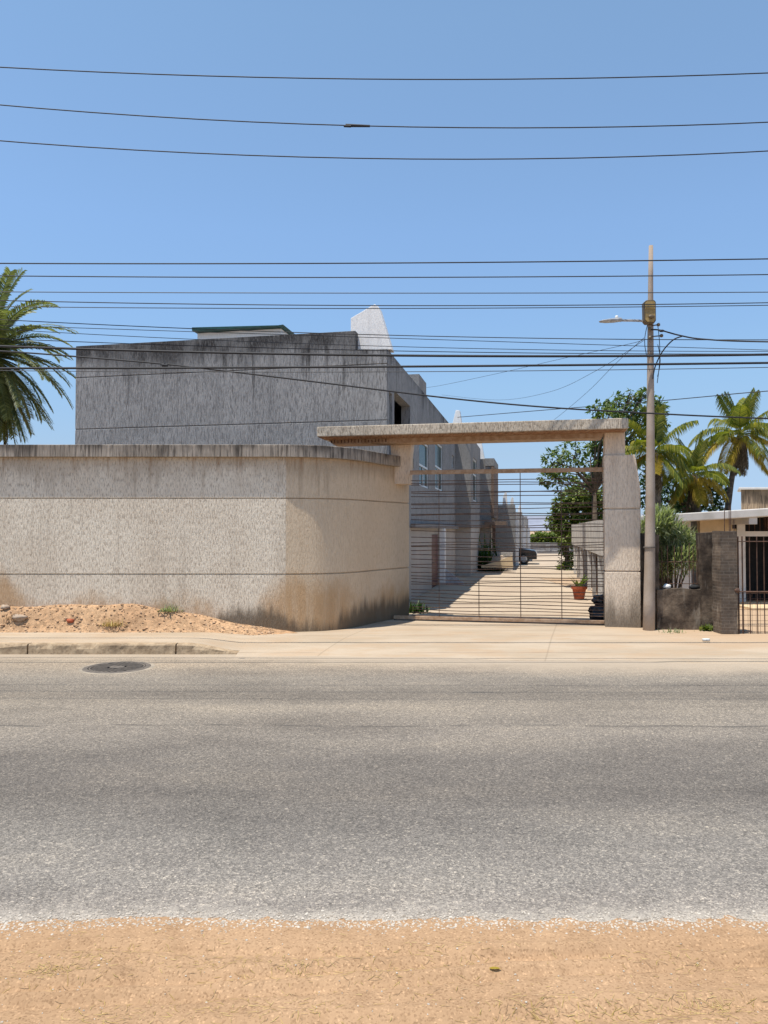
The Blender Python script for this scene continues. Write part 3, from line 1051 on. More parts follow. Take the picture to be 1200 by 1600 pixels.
# pipe end on the parapet
# roof hut with green sheet
rh = empty('roof_shed', W(-8.2, 21, 5.95), 'small pale roof shed under a dark green sheet on the flat roof', 'shed')
hb = UB0 + 3.0
ra0, _, rz0 = onb(306, 520, hb)
ra1, _, rz1 = onb(447, 512, hb)
MB().dbox(ra0 + 0.05, ra1 - 0.15, hb, hb + 2.0, 5.95, onb(306, 521, hb)[2]).build('wall', 'finwhite', rh)
zsq = onb(306, 520.5, hb)[2]
MB().prism([W(ra0, hb - 0.25, zsq + 0.004), W(ra1 - 0.05, hb - 0.25, zsq + 0.004), W(ra1, hb - 0.25, zsq + 0.03), W(ra1 - 0.15, hb - 0.25, onb(436, 512, hb)[2]), W(ra0, hb - 0.25, zsq + 0.10)], DX * 2.5).build('roof', 'greenroof', rh)

# second unit
A2 = UA + 0.64
h2 = empty('terrace_house', W(A2 - 2, UB1 + 2, 0.1), 'middle stepped grey terrace house, between blank-sided house and far units', 'house', 'terrace houses along the drive')
B2 = UB1
B2e = 36.8
Z2 = onb(735, 655, B2)[2]
m2 = MB()
m2.dbox(A2 - 2.6, A2, B2 + 0.002, B2 + 0.25, zfl, 6.0)
m2.build('front_wall', 'grey2', h2)
wq = (pa(739.5, 800, A2)[1], pa(745.5, 800, A2)[1], 3.3, 5.2)
wall_a(A2, B2 + 0.25, B2e, zfl, 6.0, [wq]).build('drive_wall', 'grey2', h2)
MB().dbox(A2 - 2.6, A2 - 0.02, B2 + 0.26, B2 + 0.5, 0.0, zfl - 0.002).build('ground_floor_wall', 'lowwall', h2)
wall_a(A2 - 0.02, B2 + 0.5, B2e, 0.0, zfl - 0.002, []).build('ground_floor_wall', 'lowwall', h2)
window(h2, A2 - 0.06, wq[0], wq[1], wq[2], wq[3], transom=4.5)
fin(h2, B2 + 0.26, [(706, 700), (707, 662), (712, 641), (718, 641), (727, 700), (727, 705), (706, 705)], 0.4)
MB().dbox(A2 - 4, A2 - 0.26, B2 + 0.26, B2e, 5.5, 5.7).build('roof', 'grey2', h2)

# third unit
A3 = A2 + 0.64
B3 = B2e
B3e = 40.6
h3 = empty('terrace_house', W(A3 - 2, B3 + 1, 0.1), 'farther terrace house end with dark brown corner column and canopy', 'house', 'terrace houses along the drive')
Z3 = onb(760, 717, B3)[2]
m3 = MB()
m3.dbox(A3 - 2.6, A3 - 0.12, B3 + 0.002, B3 + 0.25, zfl, Z3)
m3.build('front_wall', 'grey2', h3)
MB().dbox(A3 - 0.12, A3 + 0.02, B3 - 0.05, B3e, zfl + 0.5, Z3 - 0.35).build('corner_column', 'brown', h3)
MB().dbox(A3 - 0.42, A3 + 0.03, B3 - 0.06, B3e, Z3 - 0.348, Z3 + 0.02).build('parapet', 'grey2', h3)
MB().dbox(A3 - 2.6, A3 - 0.13, B3 + 0.26, B3e, 0.0, zfl - 0.002).build('ground_floor_wall', 'lowwall', h3)
MB().dbox(A3 - 2.5, A3 - 0.14, B3 + 0.27, B3e - 0.02, zfl, Z3 - 0.3).build('drive_wall', 'grey2', h3)
fin(h3, B3 + 0.26, [(733, 720), (735, 690), (746, 688), (752, 690), (758, 722)], 0.4)
cz = onb(780, 818, B3)[2]
MB().dbox(onb(757, 818, B3 - 0.6)[0], onb(791, 818, B3 - 0.6)[0], B3 - 0.6, B3 + 1.2, cz - 0.08, cz + 0.10).build('canopy', 'brown', h3)
MB().dbox(onb(769, 830, B3 - 0.3)[0], onb(774, 830, B3 - 0.3)[0], B3 - 0.3, B3 - 0.12, 0.1, cz - 0.082).build('column', 'rod', h3)

# far units
def far_unit(B, ar, ztop, dep, label, fins, width=4.0):
    h = empty('terrace_house', W(ar - 1, B + 1, 0.1), label, 'house', 'terrace houses along the drive')
    MB().dbox(ar - width, ar, B, B + 0.3, 0.0, ztop).build('front_wall', 'grey2', h)
    MB().dbox(ar - 0.3, ar, B + 0.302, B + dep, 0.0, ztop - 0.15).build('drive_wall', 'grey2', h)
    for q in (0.6, dep * 0.55):
        MB().dbox(ar + 0.002, ar + 0.16, B + q, B + q + 0.3, 0.1, ztop - 0.8).build('column', 'finwhite', h)
    MB().dbox(ar - width, ar - 0.302, B + 0.302, B + dep, ztop - 0.4, ztop - 0.25).build('roof', 'grey2', h)
    for f in fins:
        fin(h, B + 0.05, f, 0.3)
    return h


B4 = 40.9
a4 = onb(805, 840, B4)[0]
far_unit(B4, a4, onb(790, 789, B4)[2], 1.2, 'low pale far terrace unit topped by two small white pinnacles',
         [[(785, 791), (786, 776), (789, 769), (791.5, 770), (793, 791)], [(797, 791), (798, 780), (800, 776), (802, 778), (803, 791)]])
B5 = 46.2
a5 = onb(816, 840, B5)[0]
far_unit(B5, a5, onb(815, 800, B5)[2], 5, 'second farthest unit on the drive with single white pinnacle',
         [[(809, 801), (810, 793), (812.5, 788), (814, 790), (815, 801)]])
B6 = 53.5
a6 = onb(824, 840, B6)[0]
far_unit(B6, a6, onb(822, 807, B6)[2], 5, 'farthest plain grey unit on the left of the drive', [])

# planter with boulder and plants
pl = empty('planter', W(A3 + 0.3, 35.2, 0.1), 'tan sloping-sided planter below the stepped houses', 'planter')
PBp = 34.6
pp = [onb(752, 887, PBp), onb(802, 887, PBp), onb(800, 868, PBp), onb(775, 878, PBp), onb(752, 884, PBp)]
MB().prism([W(p[0], p[1], max(0.08, p[2])) for p in pp], DX * 0.25).build('sloping_side', 'tanwall', pl)
MB().dbox(onb(740, 880, 35.2)[0], onb(800, 880, 35.2)[0], 36.2, 36.45, 0.1, 0.95).build('back_side', 'lowwall', pl)


def blob(c, r, seed, name, mat, label=None, cat=None, parent=None, sq=(1, 1, 1), amp=0.25, n=14):
    mb = MB()
    vs = []
    for j in range(n + 1):
        th = math.pi * j / n
        for i in range(2 * n):
            ph = math.pi * i / n
            d = Vector((math.sin(th) * math.cos(ph), math.sin(th) * math.sin(ph), math.cos(th)))
            k = r * (1 + amp * nz(d.x * 1.5 + seed, d.y * 1.5, d.z * 1.5) + amp * 0.5 * nz(d.x * 4 + seed, d.y * 4, d.z * 4))
            vs.append((c[0] + d.x * k * sq[0], c[1] + d.y * k * sq[1], c[2] + d.z * k * sq[2]))
    fs = []
    m = 2 * n
    for j in range(n):
        for i in range(m):
            fs.append((j * m + i, (j + 1) * m + i, (j + 1) * m + (i + 1) % m, j * m + (i + 1) % m))
    mb.add(vs, fs)
    o = mb.build(name, mat, parent, smooth=True)
    if label:
        tag(o, label, cat)
    return o


p = onb(778, 872, 35.6)
blob(W(p[0], 35.6, 0.5), 0.55, 3, 'boulder', 'stone', 'grey boulder lying in the planter', 'rock', None, (1.0, 0.8, 0.6))

# dark lean-to board by first door
hb_ = empty('cellar_hatch', W(UA + 0.6, 22.5, 0.1), 'grey sloping hatch leaning beside the first red door', 'hatch')
b0 = pa(695, 905, UA + 0.2)[1]
MB().prism([W(UA + 0.0, b0 + 0.2, 0.1), W(UA + 0.85, b0 + 0.2, 0.1), W(UA + 0.85, b0 + 0.2, 0.16), W(UA + 0.05, b0 + 0.2, 0.75), W(UA + 0.0, b0 + 0.2, 0.75)], DX * 0.08).build('side_board', 'hose', hb_)
MB().prism([W(UA + 0.0, b0 + 0.29, 0.1), W(UA + 0.7, b0 + 0.29, 0.1), W(UA + 0.02, b0 + 0.29, 0.62)], DX * 0.6).build('hatch_body', 'postgrey', hb_)

# far boundary wall with dark panels
fw = empty('far_wall', W(0.5, 47.5, 0.1), 'low grey wall with dark recessed panels closing the drive', 'wall')
FB = 63.0
fa0, fa1 = onb(815, 860, FB)[0], onb(930, 860, FB)[0]
zw1 = onb(850, 848, FB)[2]
zd0, zd1 = onb(850, 862, FB)[2], onb(850, 851, FB)[2]
fwm = MB()
fwm.dbox(fa0, fa1, FB, FB + 0.2, 0.0, zd0)
fwm.dbox(fa0, fa1, FB, FB + 0.2, zd1, zw1)
fwm.dbox(fa0, fa1, FB + 0.12, FB + 0.2, zd0 - 0.001, zd1 + 0.001)
for px in (826, 856, 888, 915):
    aq = onb(px, 860, FB)[0]
    fwm.dbox(aq - 0.2, aq + 0.2, FB - 0.02, FB + 0.1, 0.0, zw1 + 0.02)
fwm.build('wall_body', 'grey2', fw)
pnm = 0
for p0, p1 in ((829, 853), (859, 885)):
    MB().dbox(onb(p0, 860, FB)[0], onb(p1, 860, FB)[0], FB + 0.09, FB + 0.115, zd0 + 0.01, zd1 - 0.01).build('panel', 'postgrey', fw)

# parked dark car, nose out into the drive
car = empty('parked_car', W(0.0, 43.4, 0.1), 'dark car parked nose-out at far end of the drive', 'car')
CB = 42.6
cn = onb(839, 880, CB)[0]
L = 3.9


def cz_(f):
    return 0.105 + f


prof = [(0.0, 0.30), (0.0, 0.62), (-0.12, 0.78), (-0.95, 0.92), (-1.65, 1.36), (-2.0, 1.42), (-3.0, 1.42), (-3.6, 1.0), (-3.88, 0.9), (-3.9, 0.3)]
sec = []
for wdt, sh in ((0.0, 0.06), (0.10, 0.0), (1.55, 0.0), (1.65, 0.06)):
    sec.append([W(cn + x * (1 - sh * 0.2) - sh * 0.2, CB + wdt, cz_(z - sh * (1.0 if z > 0.95 else 0.3))) for x, z in prof])
cmb = MB()
n_ = len(prof)
cmb.add([q for s in sec for q in s],
        [(i * n_ + j, i * n_ + (j + 1) % n_, (i + 1) * n_ + (j + 1) % n_, (i + 1) * n_ + j) for i in range(3) for j in range(n_)] + [tuple(range(n_ - 1, -1, -1)), tuple(3 * n_ + j for j in range(n_))])
cmb.build('body', 'carpaint', car, smooth=False, bevel=0.03)
sw = MB()
sw.prism([W(cn - 1.05, CB - 0.006, cz_(0.95)), W(cn - 2.2, CB - 0.006, cz_(0.95)), W(cn - 2.2, CB + 0.06, cz_(1.32)), W(cn - 1.62, CB + 0.06, cz_(1.32))], DX * 0.02)
sw.build('side_window', 'glass', car)
MB().prism([W(cn - 0.02, CB + 0.08, cz_(0.55)), W(cn + 0.01, CB + 0.08, cz_(0.55)), W(cn + 0.01, CB + 0.08, cz_(0.70)), W(cn - 0.10, CB + 0.08, cz_(0.72))], DX * 0.3).build('headlight', 'pvc', car)
MB().prism([W(cn - 0.02, CB + 1.27, cz_(0.55)), W(cn + 0.01, CB + 1.27, cz_(0.55)), W(cn + 0.01, CB + 1.27, cz_(0.70)), W(cn - 0.10, CB + 1.27, cz_(0.72))], DX * 0.3).build('headlight', 'pvc', car)
for xx in (-0.72, -3.05):
    for bb in (-0.03, 1.48):
        wh = MB().prism([W(cn + xx + 0.31 * math.cos(q * math.pi / 10), CB + bb, cz_(0.31 + 0.31 * math.sin(q * math.pi / 10))) for q in range(20)], DX * 0.2).build('wheel', 'rubber', car)
        MB().prism([W(cn + xx + 0.19 * math.cos(q * math.pi / 8), CB + bb - 0.012, cz_(0.31 + 0.19 * math.sin(q * math.pi / 8))) for q in range(16)], DX * 0.02).build('rim', 'lampgrey', wh)

# carport on the right of the drive
cp = empty('carport', W(2.5, 25, 0.1), 'long low carport with ribbed pale fascia right of the drive', 'carport')
CA = 1.51
cb0, cb1 = 17.5, 35.8
czt, czb = 2.27, 1.38
MB().dbox(CA, CA + 0.12, cb0, cb1, czb, czt).build('fascia', 'fascia', cp)
MB().dbox(CA + 0.12, CA + 0.94, cb0, cb1, czt - 0.25, czt - 0.1).build('roof', 'grey2', cp)
MB().dbox(CA + 0.80, CA + 0.94, cb0, cb1, 0.1, czt - 0.252).build('back_wall', 'postwhite', cp)
MB().dbox(CA + 0.45, CA + 0.55, cb0, cb1 - 0.2, 0.1, 0.75).build('low_wall', 'whitewash', cp)
for i, px in enumerate((897, 902, 907, 913, 919, 926, 935, 942)):
    b = ona(px, 870, CA + 0.02)[1]
    MB().dbox(CA + 0.01, CA + 0.11, b, b + (0.22 if i < 5 else 0.12), 0.1, czb - 0.002).build('post', 'postwhite' if i % 2 == 0 else 'postgrey', cp)
# picket railing between the posts
pk = MB()
for k in range(46):
    b = cb0 + 0.5 + k * 0.38
    pk.tube([W(CA + 0.2, b, 0.1), W(CA + 0.2, b, 1.2)], 0.012, 4)
pk.tube([W(CA + 0.2, cb0 + 0.4, 1.2), W(CA + 0.2, cb1 - 0.4, 1.2)], 0.016, 4)
pk.build('railing', 'bar', cp)

# flower pot
pc = onz(905, 937, 0.105)
pot = empty('flower_pot', pc, 'terracotta flower pot on the sunny drive', 'flower pot')
hp = 0.37
MB().lathe([(0.13, 0), (0.185, hp * 0.80), (0.212, hp * 0.80), (0.216, hp), (0.187, hp), (0.18, hp * 0.9), (0.0001, hp * 0.9)], pc, 24).build('pot', 'terracotta', pot, smooth=False)
MB().lathe([(0.18, hp * 0.86), (0.18, hp * 0.905)], pc, 20).build('soil', 'soil', pot)


def leaf_blade(mb, base, d, length, width, droop, n=5, up=Vector((0, 0, 1))):
    d = Vector(d).normalized()
    side = d.cross(up)
    side = side.normalized() if side.length > 1e-4 else Vector((1, 0, 0))
    p = Vector(base)
    pts = []
    for k in range(n + 1):
        t = k / n
        w = width * math.sin(math.pi * min(1, 0.12 + 0.88 * t)) * 0.5 + 0.0008
        if k == n:
            w = width * 0.03
        pts.append((p - side * w, p + side * w))
        dd = (d + Vector((0, 0, -droop * t * t))).normalized()
        p = p + dd * (length / n)
    vs = [q for pr in pts for q in pr]
    mb.add(vs, [(2 * k, 2 * k + 1, 2 * k + 3, 2 * k + 2) for k in range(n)])


pp_ = tag(empty('potted_plant', pc + Vector((0, 0, hp * 0.91)), '', ''), 'yellow-green broad-leaved plant growing in the terracotta pot', 'plant')
pmb = MB()
random.seed(11)
for k in range(16):
    a = random.uniform(0, 6.28)
    e = random.uniform(0.5, 1.35)
    leaf_blade(pmb, pc + Vector((0.05 * math.cos(a), 0.05 * math.sin(a), hp * 0.9)), (math.cos(a) * math.cos(e), math.sin(a) * math.cos(e), math.sin(e)), random.uniform(0.25, 0.46), random.uniform(0.07, 0.12), 0.8)
pmb.build('leaves', 'leaf_yellow', pp_, smooth=True)

# rubbish bag
bc = W(onb(941, 960, 16.15)[0] - 0.02, 16.15, 0.105)
bagr = empty('rubbish_bag', bc, 'full black plastic rubbish bag slumped inside gate by the pillar', 'bag')
blob(bc + Vector((0, 0, 0.19)), 0.24, 1, 'sack', 'bag', None, None, bagr, (1.1, 0.9, 0.80), 0.35, 20)
blob(bc + Vector((-0.03, 0.02, 0.46)), 0.13, 5, 'tied_top', 'bag', None, None, bagr, (1.1, 0.9, 0.8), 0.5, 14)

# ------------------------------------------------------------------ utility pole with lamps
PY = 14.3
pb_ = at(1013.5, 981, PY)
pt_ = at(1018, 384, PY)
pole = empty('utility_pole', (pb_.x, PY, 0.1), 'tall tapering concrete utility pole beside the gate pillar', 'pole')
pts, rr = [], []
for k in range(13):
    t = k / 12
    q = Vector((pb_.x, PY, 0.0)).lerp(pt_, t)
    q.x += 0.012 * math.sin(t * 5)
    pts.append(q)
    rr.append(0.112 * (1 - t) + 0.040 * t)
MB().tube(pts, rr, 14).build('shaft', 'pole', pole, smooth=True)


def at_pole(py):
    z = at(1015, py, PY).z
    t = z / pt_.z
    return Vector((pb_.x, PY, 0)).lerp(pt_, t)


q = at_pole(855)
MB().lathe([(0.104, -0.012), (0.108, -0.012), (0.108, 0.012), (0.104, 0.012)], q, 16).build('steel_band', 'iron', pole)
# old flood lantern facing the street
lc = at(1015.5, 487, PY - 0.16)
hw, hh = 0.118, 0.225
oc = [(-hw * 0.95, hh * 0.80), (-hw * 0.55, hh), (hw * 0.7, hh * 1.02), (hw, hh * 0.85), (hw, -hh * 0.75), (hw * 0.65, -hh), (-hw * 0.55, -hh), (-hw * 0.9, -hh * 0.8)]
ln = MB().prism([(lc.x + x, lc.y, lc.z + z) for x, z in oc], (0, 0.13, 0)).build('flood_lamp', 'lampbrown', pole, bevel=0.012)
MB().prism([(lc.x + x * 0.84, lc.y - 0.018, lc.z + z * 0.88) for x, z in oc], (0, 0.02, 0)).build('lens', 'amber', ln, bevel=0.006)
blob((lc.x + 0.02, lc.y - 0.028, lc.z - 0.10), 0.05, 2, 'bulb_socket', 'lampbrown', None, None, ln, (1.2, 0.5, 0.8), 0.1, 8)
# lamp arm and street light
q0 = at_pole(502)
e1 = at(968, 500.5, PY - 0.25)
arm = MB().tube([q0, (q0 + e1) / 2 + Vector((0, 0, 0.005)), e1], 0.024, 8).build('lamp_arm', 'lampgrey', pole)
h0 = at(971, 500, PY - 0.26)
h1_ = at(937, 501.5, PY - 0.45)
dv = (h1_ - h0)
ms = MB()
rings = []
for t, w, up, dn in ((0, 0.03, 0.03, 0.03), (0.12, 0.05, 0.045, 0.03), (0.3, 0.075, 0.035, 0.035), (0.65, 0.09, 0.022, 0.032), (0.92, 0.07, 0.01, 0.022), (1.0, 0.03, 0.002, 0.012)):
    c = h0 + dv * t
    s = Vector((dv.y, -dv.x, 0)).normalized()
    rings.append([c + s * w, c + s * w * 0.6 + Vector((0, 0, up)), c - s * w * 0.6 + Vector((0, 0, up)), c - s * w, c - s * w * 0.7 - Vector((0, 0, dn)), c + s * w * 0.7 - Vector((0, 0, dn))])
ms.add([q for r in rings for q in r], [(i * 6 + k, i * 6 + (k + 1) % 6, (i + 1) * 6 + (k + 1) % 6, (i + 1) * 6 + k) for i in range(5) for k in range(6)] + [(5, 4, 3, 2, 1, 0), tuple(30 + k for k in range(6))])
lh = ms.build('street_light', 'lampgrey', arm, smooth=True)
# photocell nub on the head
MB().lathe([(0.028, 0), (0.032, 0.03), (0.022, 0.055), (0.001, 0.06)], h0 + dv * 0.22 + Vector((0, 0, 0.03)), 10).build('photocell', 'pvc', arm, smooth=True)
for py, dx in ((510, 0.10), (516, -0.07), (527, 0.16), (530, -0.06)):
    c = at_pole(py) + Vector((dx, -0.12, 0))
    MB().tube([at_pole(py) + Vector((0, -0.05, 0)), c], 0.012, 6).build('bracket', 'iron', pole)
    MB().lathe([(0.018, -0.03), (0.034, -0.015), (0.034, 0.01), (0.018, 0.03)], c, 8).build('insulator', 'lampbrown', pole)
# short wires hanging down the pole
for dx, y0, y1 in ((-0.10, 510, 560), (0.095, 508, 600), (0.10, 540, 590)):
    ps = []
    for k in range(9):
        t = k / 8
        c = at_pole(y0 + (y1 - y0) * t)
        ps.append(c + Vector((dx * (1 + 0.5 * math.sin(t * 3.14)), -0.09, 0)))
    MB().tube(ps, 0.007, 5).build('lead', 'wire', pole)

# ------------------------------------------------------------------ overhead wires
WG = 'overhead wires across the street'


def px_r(t, Y):
    return max(0.003, 0.78 * t / F * Y / 2)


def para_wire(Y, P, thick, label, mat='wire', ext=26):
    p = [at(x, y, Y) for x, y in P]
    (x0, z0), (x1, z1), (x2, z2) = [(q.x, q.z) for q in p]
    def z(x):
        return (z0 * (x - x1) * (x - x2) / ((x0 - x1) * (x0 - x2)) + z1 * (x - x0) * (x - x2) / ((x1 - x0) * (x1 - x2)) + z2 * (x - x0) * (x - x1) / ((x2 - x0) * (x2 - x1)))
    xs = frange(-ext, ext, 0.6)
    o = MB().tube([(x, Y, z(x)) for x in xs], px_r(thick, Y), 6).build('overhead_wire', mat)
    return tag(o, label, 'wire', WG), z


para_wire(8.6, [(0, 105), (640, 124), (1200, 114)], 2.2, 'topmost black wire, high in the empty sky')
_, zz2 = para_wire(8.3, [(0, 164), (650, 198.5), (1200, 191)], 2.2, 'second wire from the top, carrying a small splice')
s0, s1 = at(540, 195, 8.3), at(578, 196, 8.3)
sp = empty('wire_splice', ((s0.x + s1.x) / 2, 8.3, zz2((s0.x + s1.x) / 2)), 'small dark splice clamp on the second highest wire', 'clamp')
MB().tube([(s0.x, 8.3, zz2(s0.x)), (s0.x + .03, 8.3, zz2(s0.x + .03)), (s1.x, 8.3, zz2(s1.x))], [0.018, 0.018, 0.013], 8).build('sleeve', 'wire', sp)
MB().tube([(s0.x - .02, 8.29, zz2(s0.x) - 0.012), (s0.x + .06, 8.29, zz2(s0.x) - 0.016)], 0.013, 6).build('clamp_bolt', 'wire', sp)
para_wire(8.0, [(0, 220), (650, 248.5), (1200, 236)], 2.2, 'third wire from the top, lowest of the upper three')
para_wire(14.05, [(0, 411.5), (500, 411.5), (1200, 404.5)], 2.5, 'highest wire of the dense bundle, just above pole middle', 'wire')
para_wire(14.06, [(0, 431), (500, 433.5), (1200, 429)], 2.1, 'second wire of the dense bundle below the gap of sky', 'wire')
para_wire(14.07, [(0, 456), (600, 458), (1200, 456.5)], 1.7, 'thin grey wire passing just above the flood lamp', 'wiregrey')
para_wire(14.03, [(0, 469.5), (500, 477), (1200, 473)], 1.9, 'sagging wire crossing the upper half of flood lamp', 'wire')
para_wire(14.04, [(0, 479), (600, 482), (1200, 477)], 1.6, 'thin wire right below, crossing the middle of flood lamp', 'wiregrey')
para_wire(14.10, [(80, 503.5), (600, 523.5), (1200, 531)], 1.7, 'thin wire meeting the white gable fin at half height', 'wire')
para_wire(14.12, [(80, 511), (600, 528), (1200, 547)], 1.3, 'thin sloping wire under the lamp, lowest to the right', 'wiregrey')
para_wire(14.14, [(80, 519), (600, 541), (1200, 549)], 1.3, 'thin wire close above the thick cables, at gable foot', 'wiregrey')
para_wire(14.16, [(0, 529), (600, 548), (1200, 553)], 1.6, 'thin wire touching the top of the upper thick cable', 'wire')
para_wire(12.15, [(0, 541), (620, 555.5), (1200, 554)], 5.0, 'upper of the two thick black cables')
para_wire(10.75, [(0, 575.5), (600, 573), (1200, 567)], 4.6, 'lower of the two thick black cables')
para_wire(10.9, [(0, 579), (600, 581), (1200, 574)], 1.5, 'thin grey wire directly under the lower thick cable', 'wiregrey')


def poly_wire(P, thick, label, mat='wire', name='overhead_wire', sub=6):
    pts = [at(x, y, Y) for x, y, Y in P]
    c = []
    for i in range(len(pts) - 1):
        p0 = pts[max(i - 1, 0)]; p1 = pts[i]; p2 = pts[i + 1]; p3 = pts[min(i + 2, len(pts) - 1)]
        for k in range(sub):
            t = k / sub
            c.append(0.5 * ((2 * p1) + (p2 - p0) * t + (2 * p0 - 5 * p1 + 4 * p2 - p3) * t * t + (3 * p1 - p0 - 3 * p2 + p3) * t ** 3))
    c.append(pts[-1])
    o = MB().tube(c, px_r(thick, P[0][2]), 6).build(name, mat)
    return tag(o, label, 'wire', WG)


poly_wire([(-900, 495, 11.0), (-300, 530, 11.1), (0, 548.5, 11.12), (130, 558, 11.12), (258, 569, 11.12), (380, 583, 11.1), (520, 600, 11.1), (700, 622, 11.1), (850, 636, 11.1), (1020, 646, 11.1), (1200, 654, 11.1), (1700, 672, 11.0)], 3.4, 'black cable slanting down across the grey house to the right')
cl = at(258, 571, 11.12)
clm = empty('cable_clamp', cl, 'small dark clamp joining two cables before the grey wall', 'clamp')
MB().tube([cl + Vector((-0.04, -0.02, 0)), cl + Vector((0.045, -0.02, -0.005))], 0.024, 8).build('sleeve', 'wire', clm)
MB().tube([cl + Vector((0, -0.02, 0.03)), cl + Vector((0, -0.02, -0.055))], 0.010, 6).build('clamp_bolt', 'wire', clm)
poly_wire([(1017, 515, PY - .1), (1032, 516, PY - .15), (1062, 524, PY - .2), (1100, 530, 14.0), (1200, 534, 13.5), (1600, 537, 11.5)], 3.0, 'black service cable leaving the pole towards the right')
poly_wire([(1020, 592, PY - .1), (1024, 572, PY - .12), (1036, 548, PY - .15), (1052, 531, PY - .2), (1066, 525.5, PY - .21)], 2.6, 'short looping lead rising from the pole to the service cable')
blob(at(1034, 517, PY - .16), 0.035, 3, 'cable_joint', 'wire', 'black bulbous joint on the service cable near the pole', 'joint', None, (1.6, 0.8, 0.7), 0.1, 8)
poly_wire([(1006, 530, PY), (985, 537, 15.5), (880, 560, 19), (780, 583, 23), (690, 602, 27), (655, 607, 28)], 1.1, 'hair-thin wire from the pole to the nearest house parapet', 'wiregrey')
poly_wire([(1006, 528, PY), (960, 570, 18), (915, 615, 22), (860, 660, 28), (835, 672, 32)], 1.1, 'hair-thin wire dropping steeply from the pole into the drive', 'wiregrey')
poly_wire([(1006, 532, PY), (930, 580, 18), (860, 612, 22), (780, 625, 27), (690, 617, 30)], 1.0, 'hair-thin wire drooping from pole over the gate slab', 'wiregrey')
poly_wire([(715, 652, 31.3), (860, 640, 27), (1000, 629, 24), (1100, 620, 22), (1200, 611, 20), (1500, 590, 17)], 1.3, 'thin wire rising rightward behind the pole past the trees', 'wiregrey')

# ------------------------------------------------------------------ right-hand property
rw = empty('garden_wall', (6.6, 14.2, 0.05), 'low black-stained mouldy garden wall right of the pole', 'wall')
GY = 14.35
x0 = at(1027, 950, GY).x
x1 = at(1096, 950, GY).x
x2 = at(1126, 950, GY).x
zl = at(1060, 921, GY).z
zh = at(1110, 833, GY).z


def rough_box(x0, x1, y0, y1, z0, z1, amp=0.02, st=0.12, seed=0):
    mb = MB()
    nx = max(2, int((x1 - x0) / st)); nzz = max(2, int((z1 - z0) / st))
    def P(i, k, front):
        x = x0 + (x1 - x0) * i / nx
        z = z0 + (z1 - z0) * k / nzz
        if k == nzz:
            z += amp * 1.3 * nz(x * 4 + seed, 1.3)
        y = (y0 + amp * nz(x * 3 + seed, z * 3)) if front else (y1 + amp * nz(x * 3, z * 3 + seed))
        if i in (0, nx):
            x += amp * nz(z * 5 + seed, i)
        return (x, y, z)
    vs = [P(i, k, True) for k in range(nzz + 1) for i in range(nx + 1)] + [P(i, k, False) for k in range(nzz + 1) for i in range(nx + 1)]
    m = nx + 1
    o = m * (nzz + 1)
    fs = []
    for k in range(nzz):
        for i in range(nx):
            a = k * m + i
            fs.append((a, a + 1, a + m + 1, a + m))
            fs.append((o + a + 1, o + a, o + a + m, o + a + m + 1))
        a = k * m
        fs.append((o + a, a, a + m, o + a + m))
        a = k * m + nx
        fs.append((a, o + a, o + a + m, a + m))
    for i in range(nx):
        a = nzz * m + i
        fs.append((a, a + 1, o + a + 1, o + a))
    return mb.add(vs, fs)


rough_box(x0, x1, GY, GY + 0.2, -0.05, zl, 0.025, 0.1, 1).build('low_wall', 'moss', rw, smooth=False)
rough_box(x1 + 0.002, x2, GY - 0.01, GY + 0.22, -0.05, zh, 0.025, 0.1, 4).build('tall_section', 'moss', rw)
xs0, xs1 = at(1019.5, 900, GY + 0.1).x, at(1029, 900, GY + 0.1).x
rough_box(xs0, xs1, GY + 0.06, GY + 0.22, -0.05, at(1024, 836, GY).z, 0.02, 0.1, 6).build('end_post', 'moss', rw)
xs0, xs1 = at(1000.5, 900, GY + 0.4).x, at(1009, 900, GY + 0.4).x
rough_box(xs0, xs1 + 0.1, GY + 0.4, GY + 0.6, -0.05, at(1004, 834, GY).z, 0.02, 0.1, 9).build('end_post', 'moss', rw)
# bars over the low wall
fb = empty('fence_panel', (7.2, GY + 0.1, zl), 'thin rusty upright bars standing on the low mouldy wall', 'fence')
ztb = at(1060, 851, GY + .1).z
for px in (1034, 1043, 1054, 1065, 1077, 1083, 1089):
    x = at(px, 900, GY + 0.1).x
    MB().tube([(x, GY + 0.1, zl - 0.03), (x + 0.004, GY + 0.1, ztb + random.uniform(-0.03, 0.05))], 0.008, 5).build('bar', 'bar', fb)
for py in (912, 878):
    zz_ = at(1060, py, GY + .1).z
    MB().tube([(at(1029, py, GY + .1).x, GY + 0.112, zz_), (x1 + 0.01, GY + 0.112, zz_)], 0.007, 5).build('rail', 'bar', fb)
# brick pillar with starter bars
bp = empty('brick_pillar', (at(1139, 980, 13.75).x, 13.85, 0.05), 'weathered dark brick pillar with rusty starter bars on top', 'pillar')
x0, x1 = at(1126.5, 900, 13.7).x, at(1152, 900, 13.7).x
ztp = at(1139, 829, 13.7).z
rough_box(x0, x1, 13.7, 14.05, -0.05, ztp, 0.018, 0.09, 13).build('shaft', 'mossbrick', bp)
for px, yt in ((1132, 795), (1139.5, 790), (1141.5, 790), (1147, 812)):
    a = at(px, 835, 13.85)
    b = at(px + random.uniform(-0.6, 0.6), yt, 13.85)
    MB().tube([(a.x, 13.85, ztp - 0.05), (b.x, 13.85, b.z)], 0.007, 5).build('starter_bar', 'bar', bp)
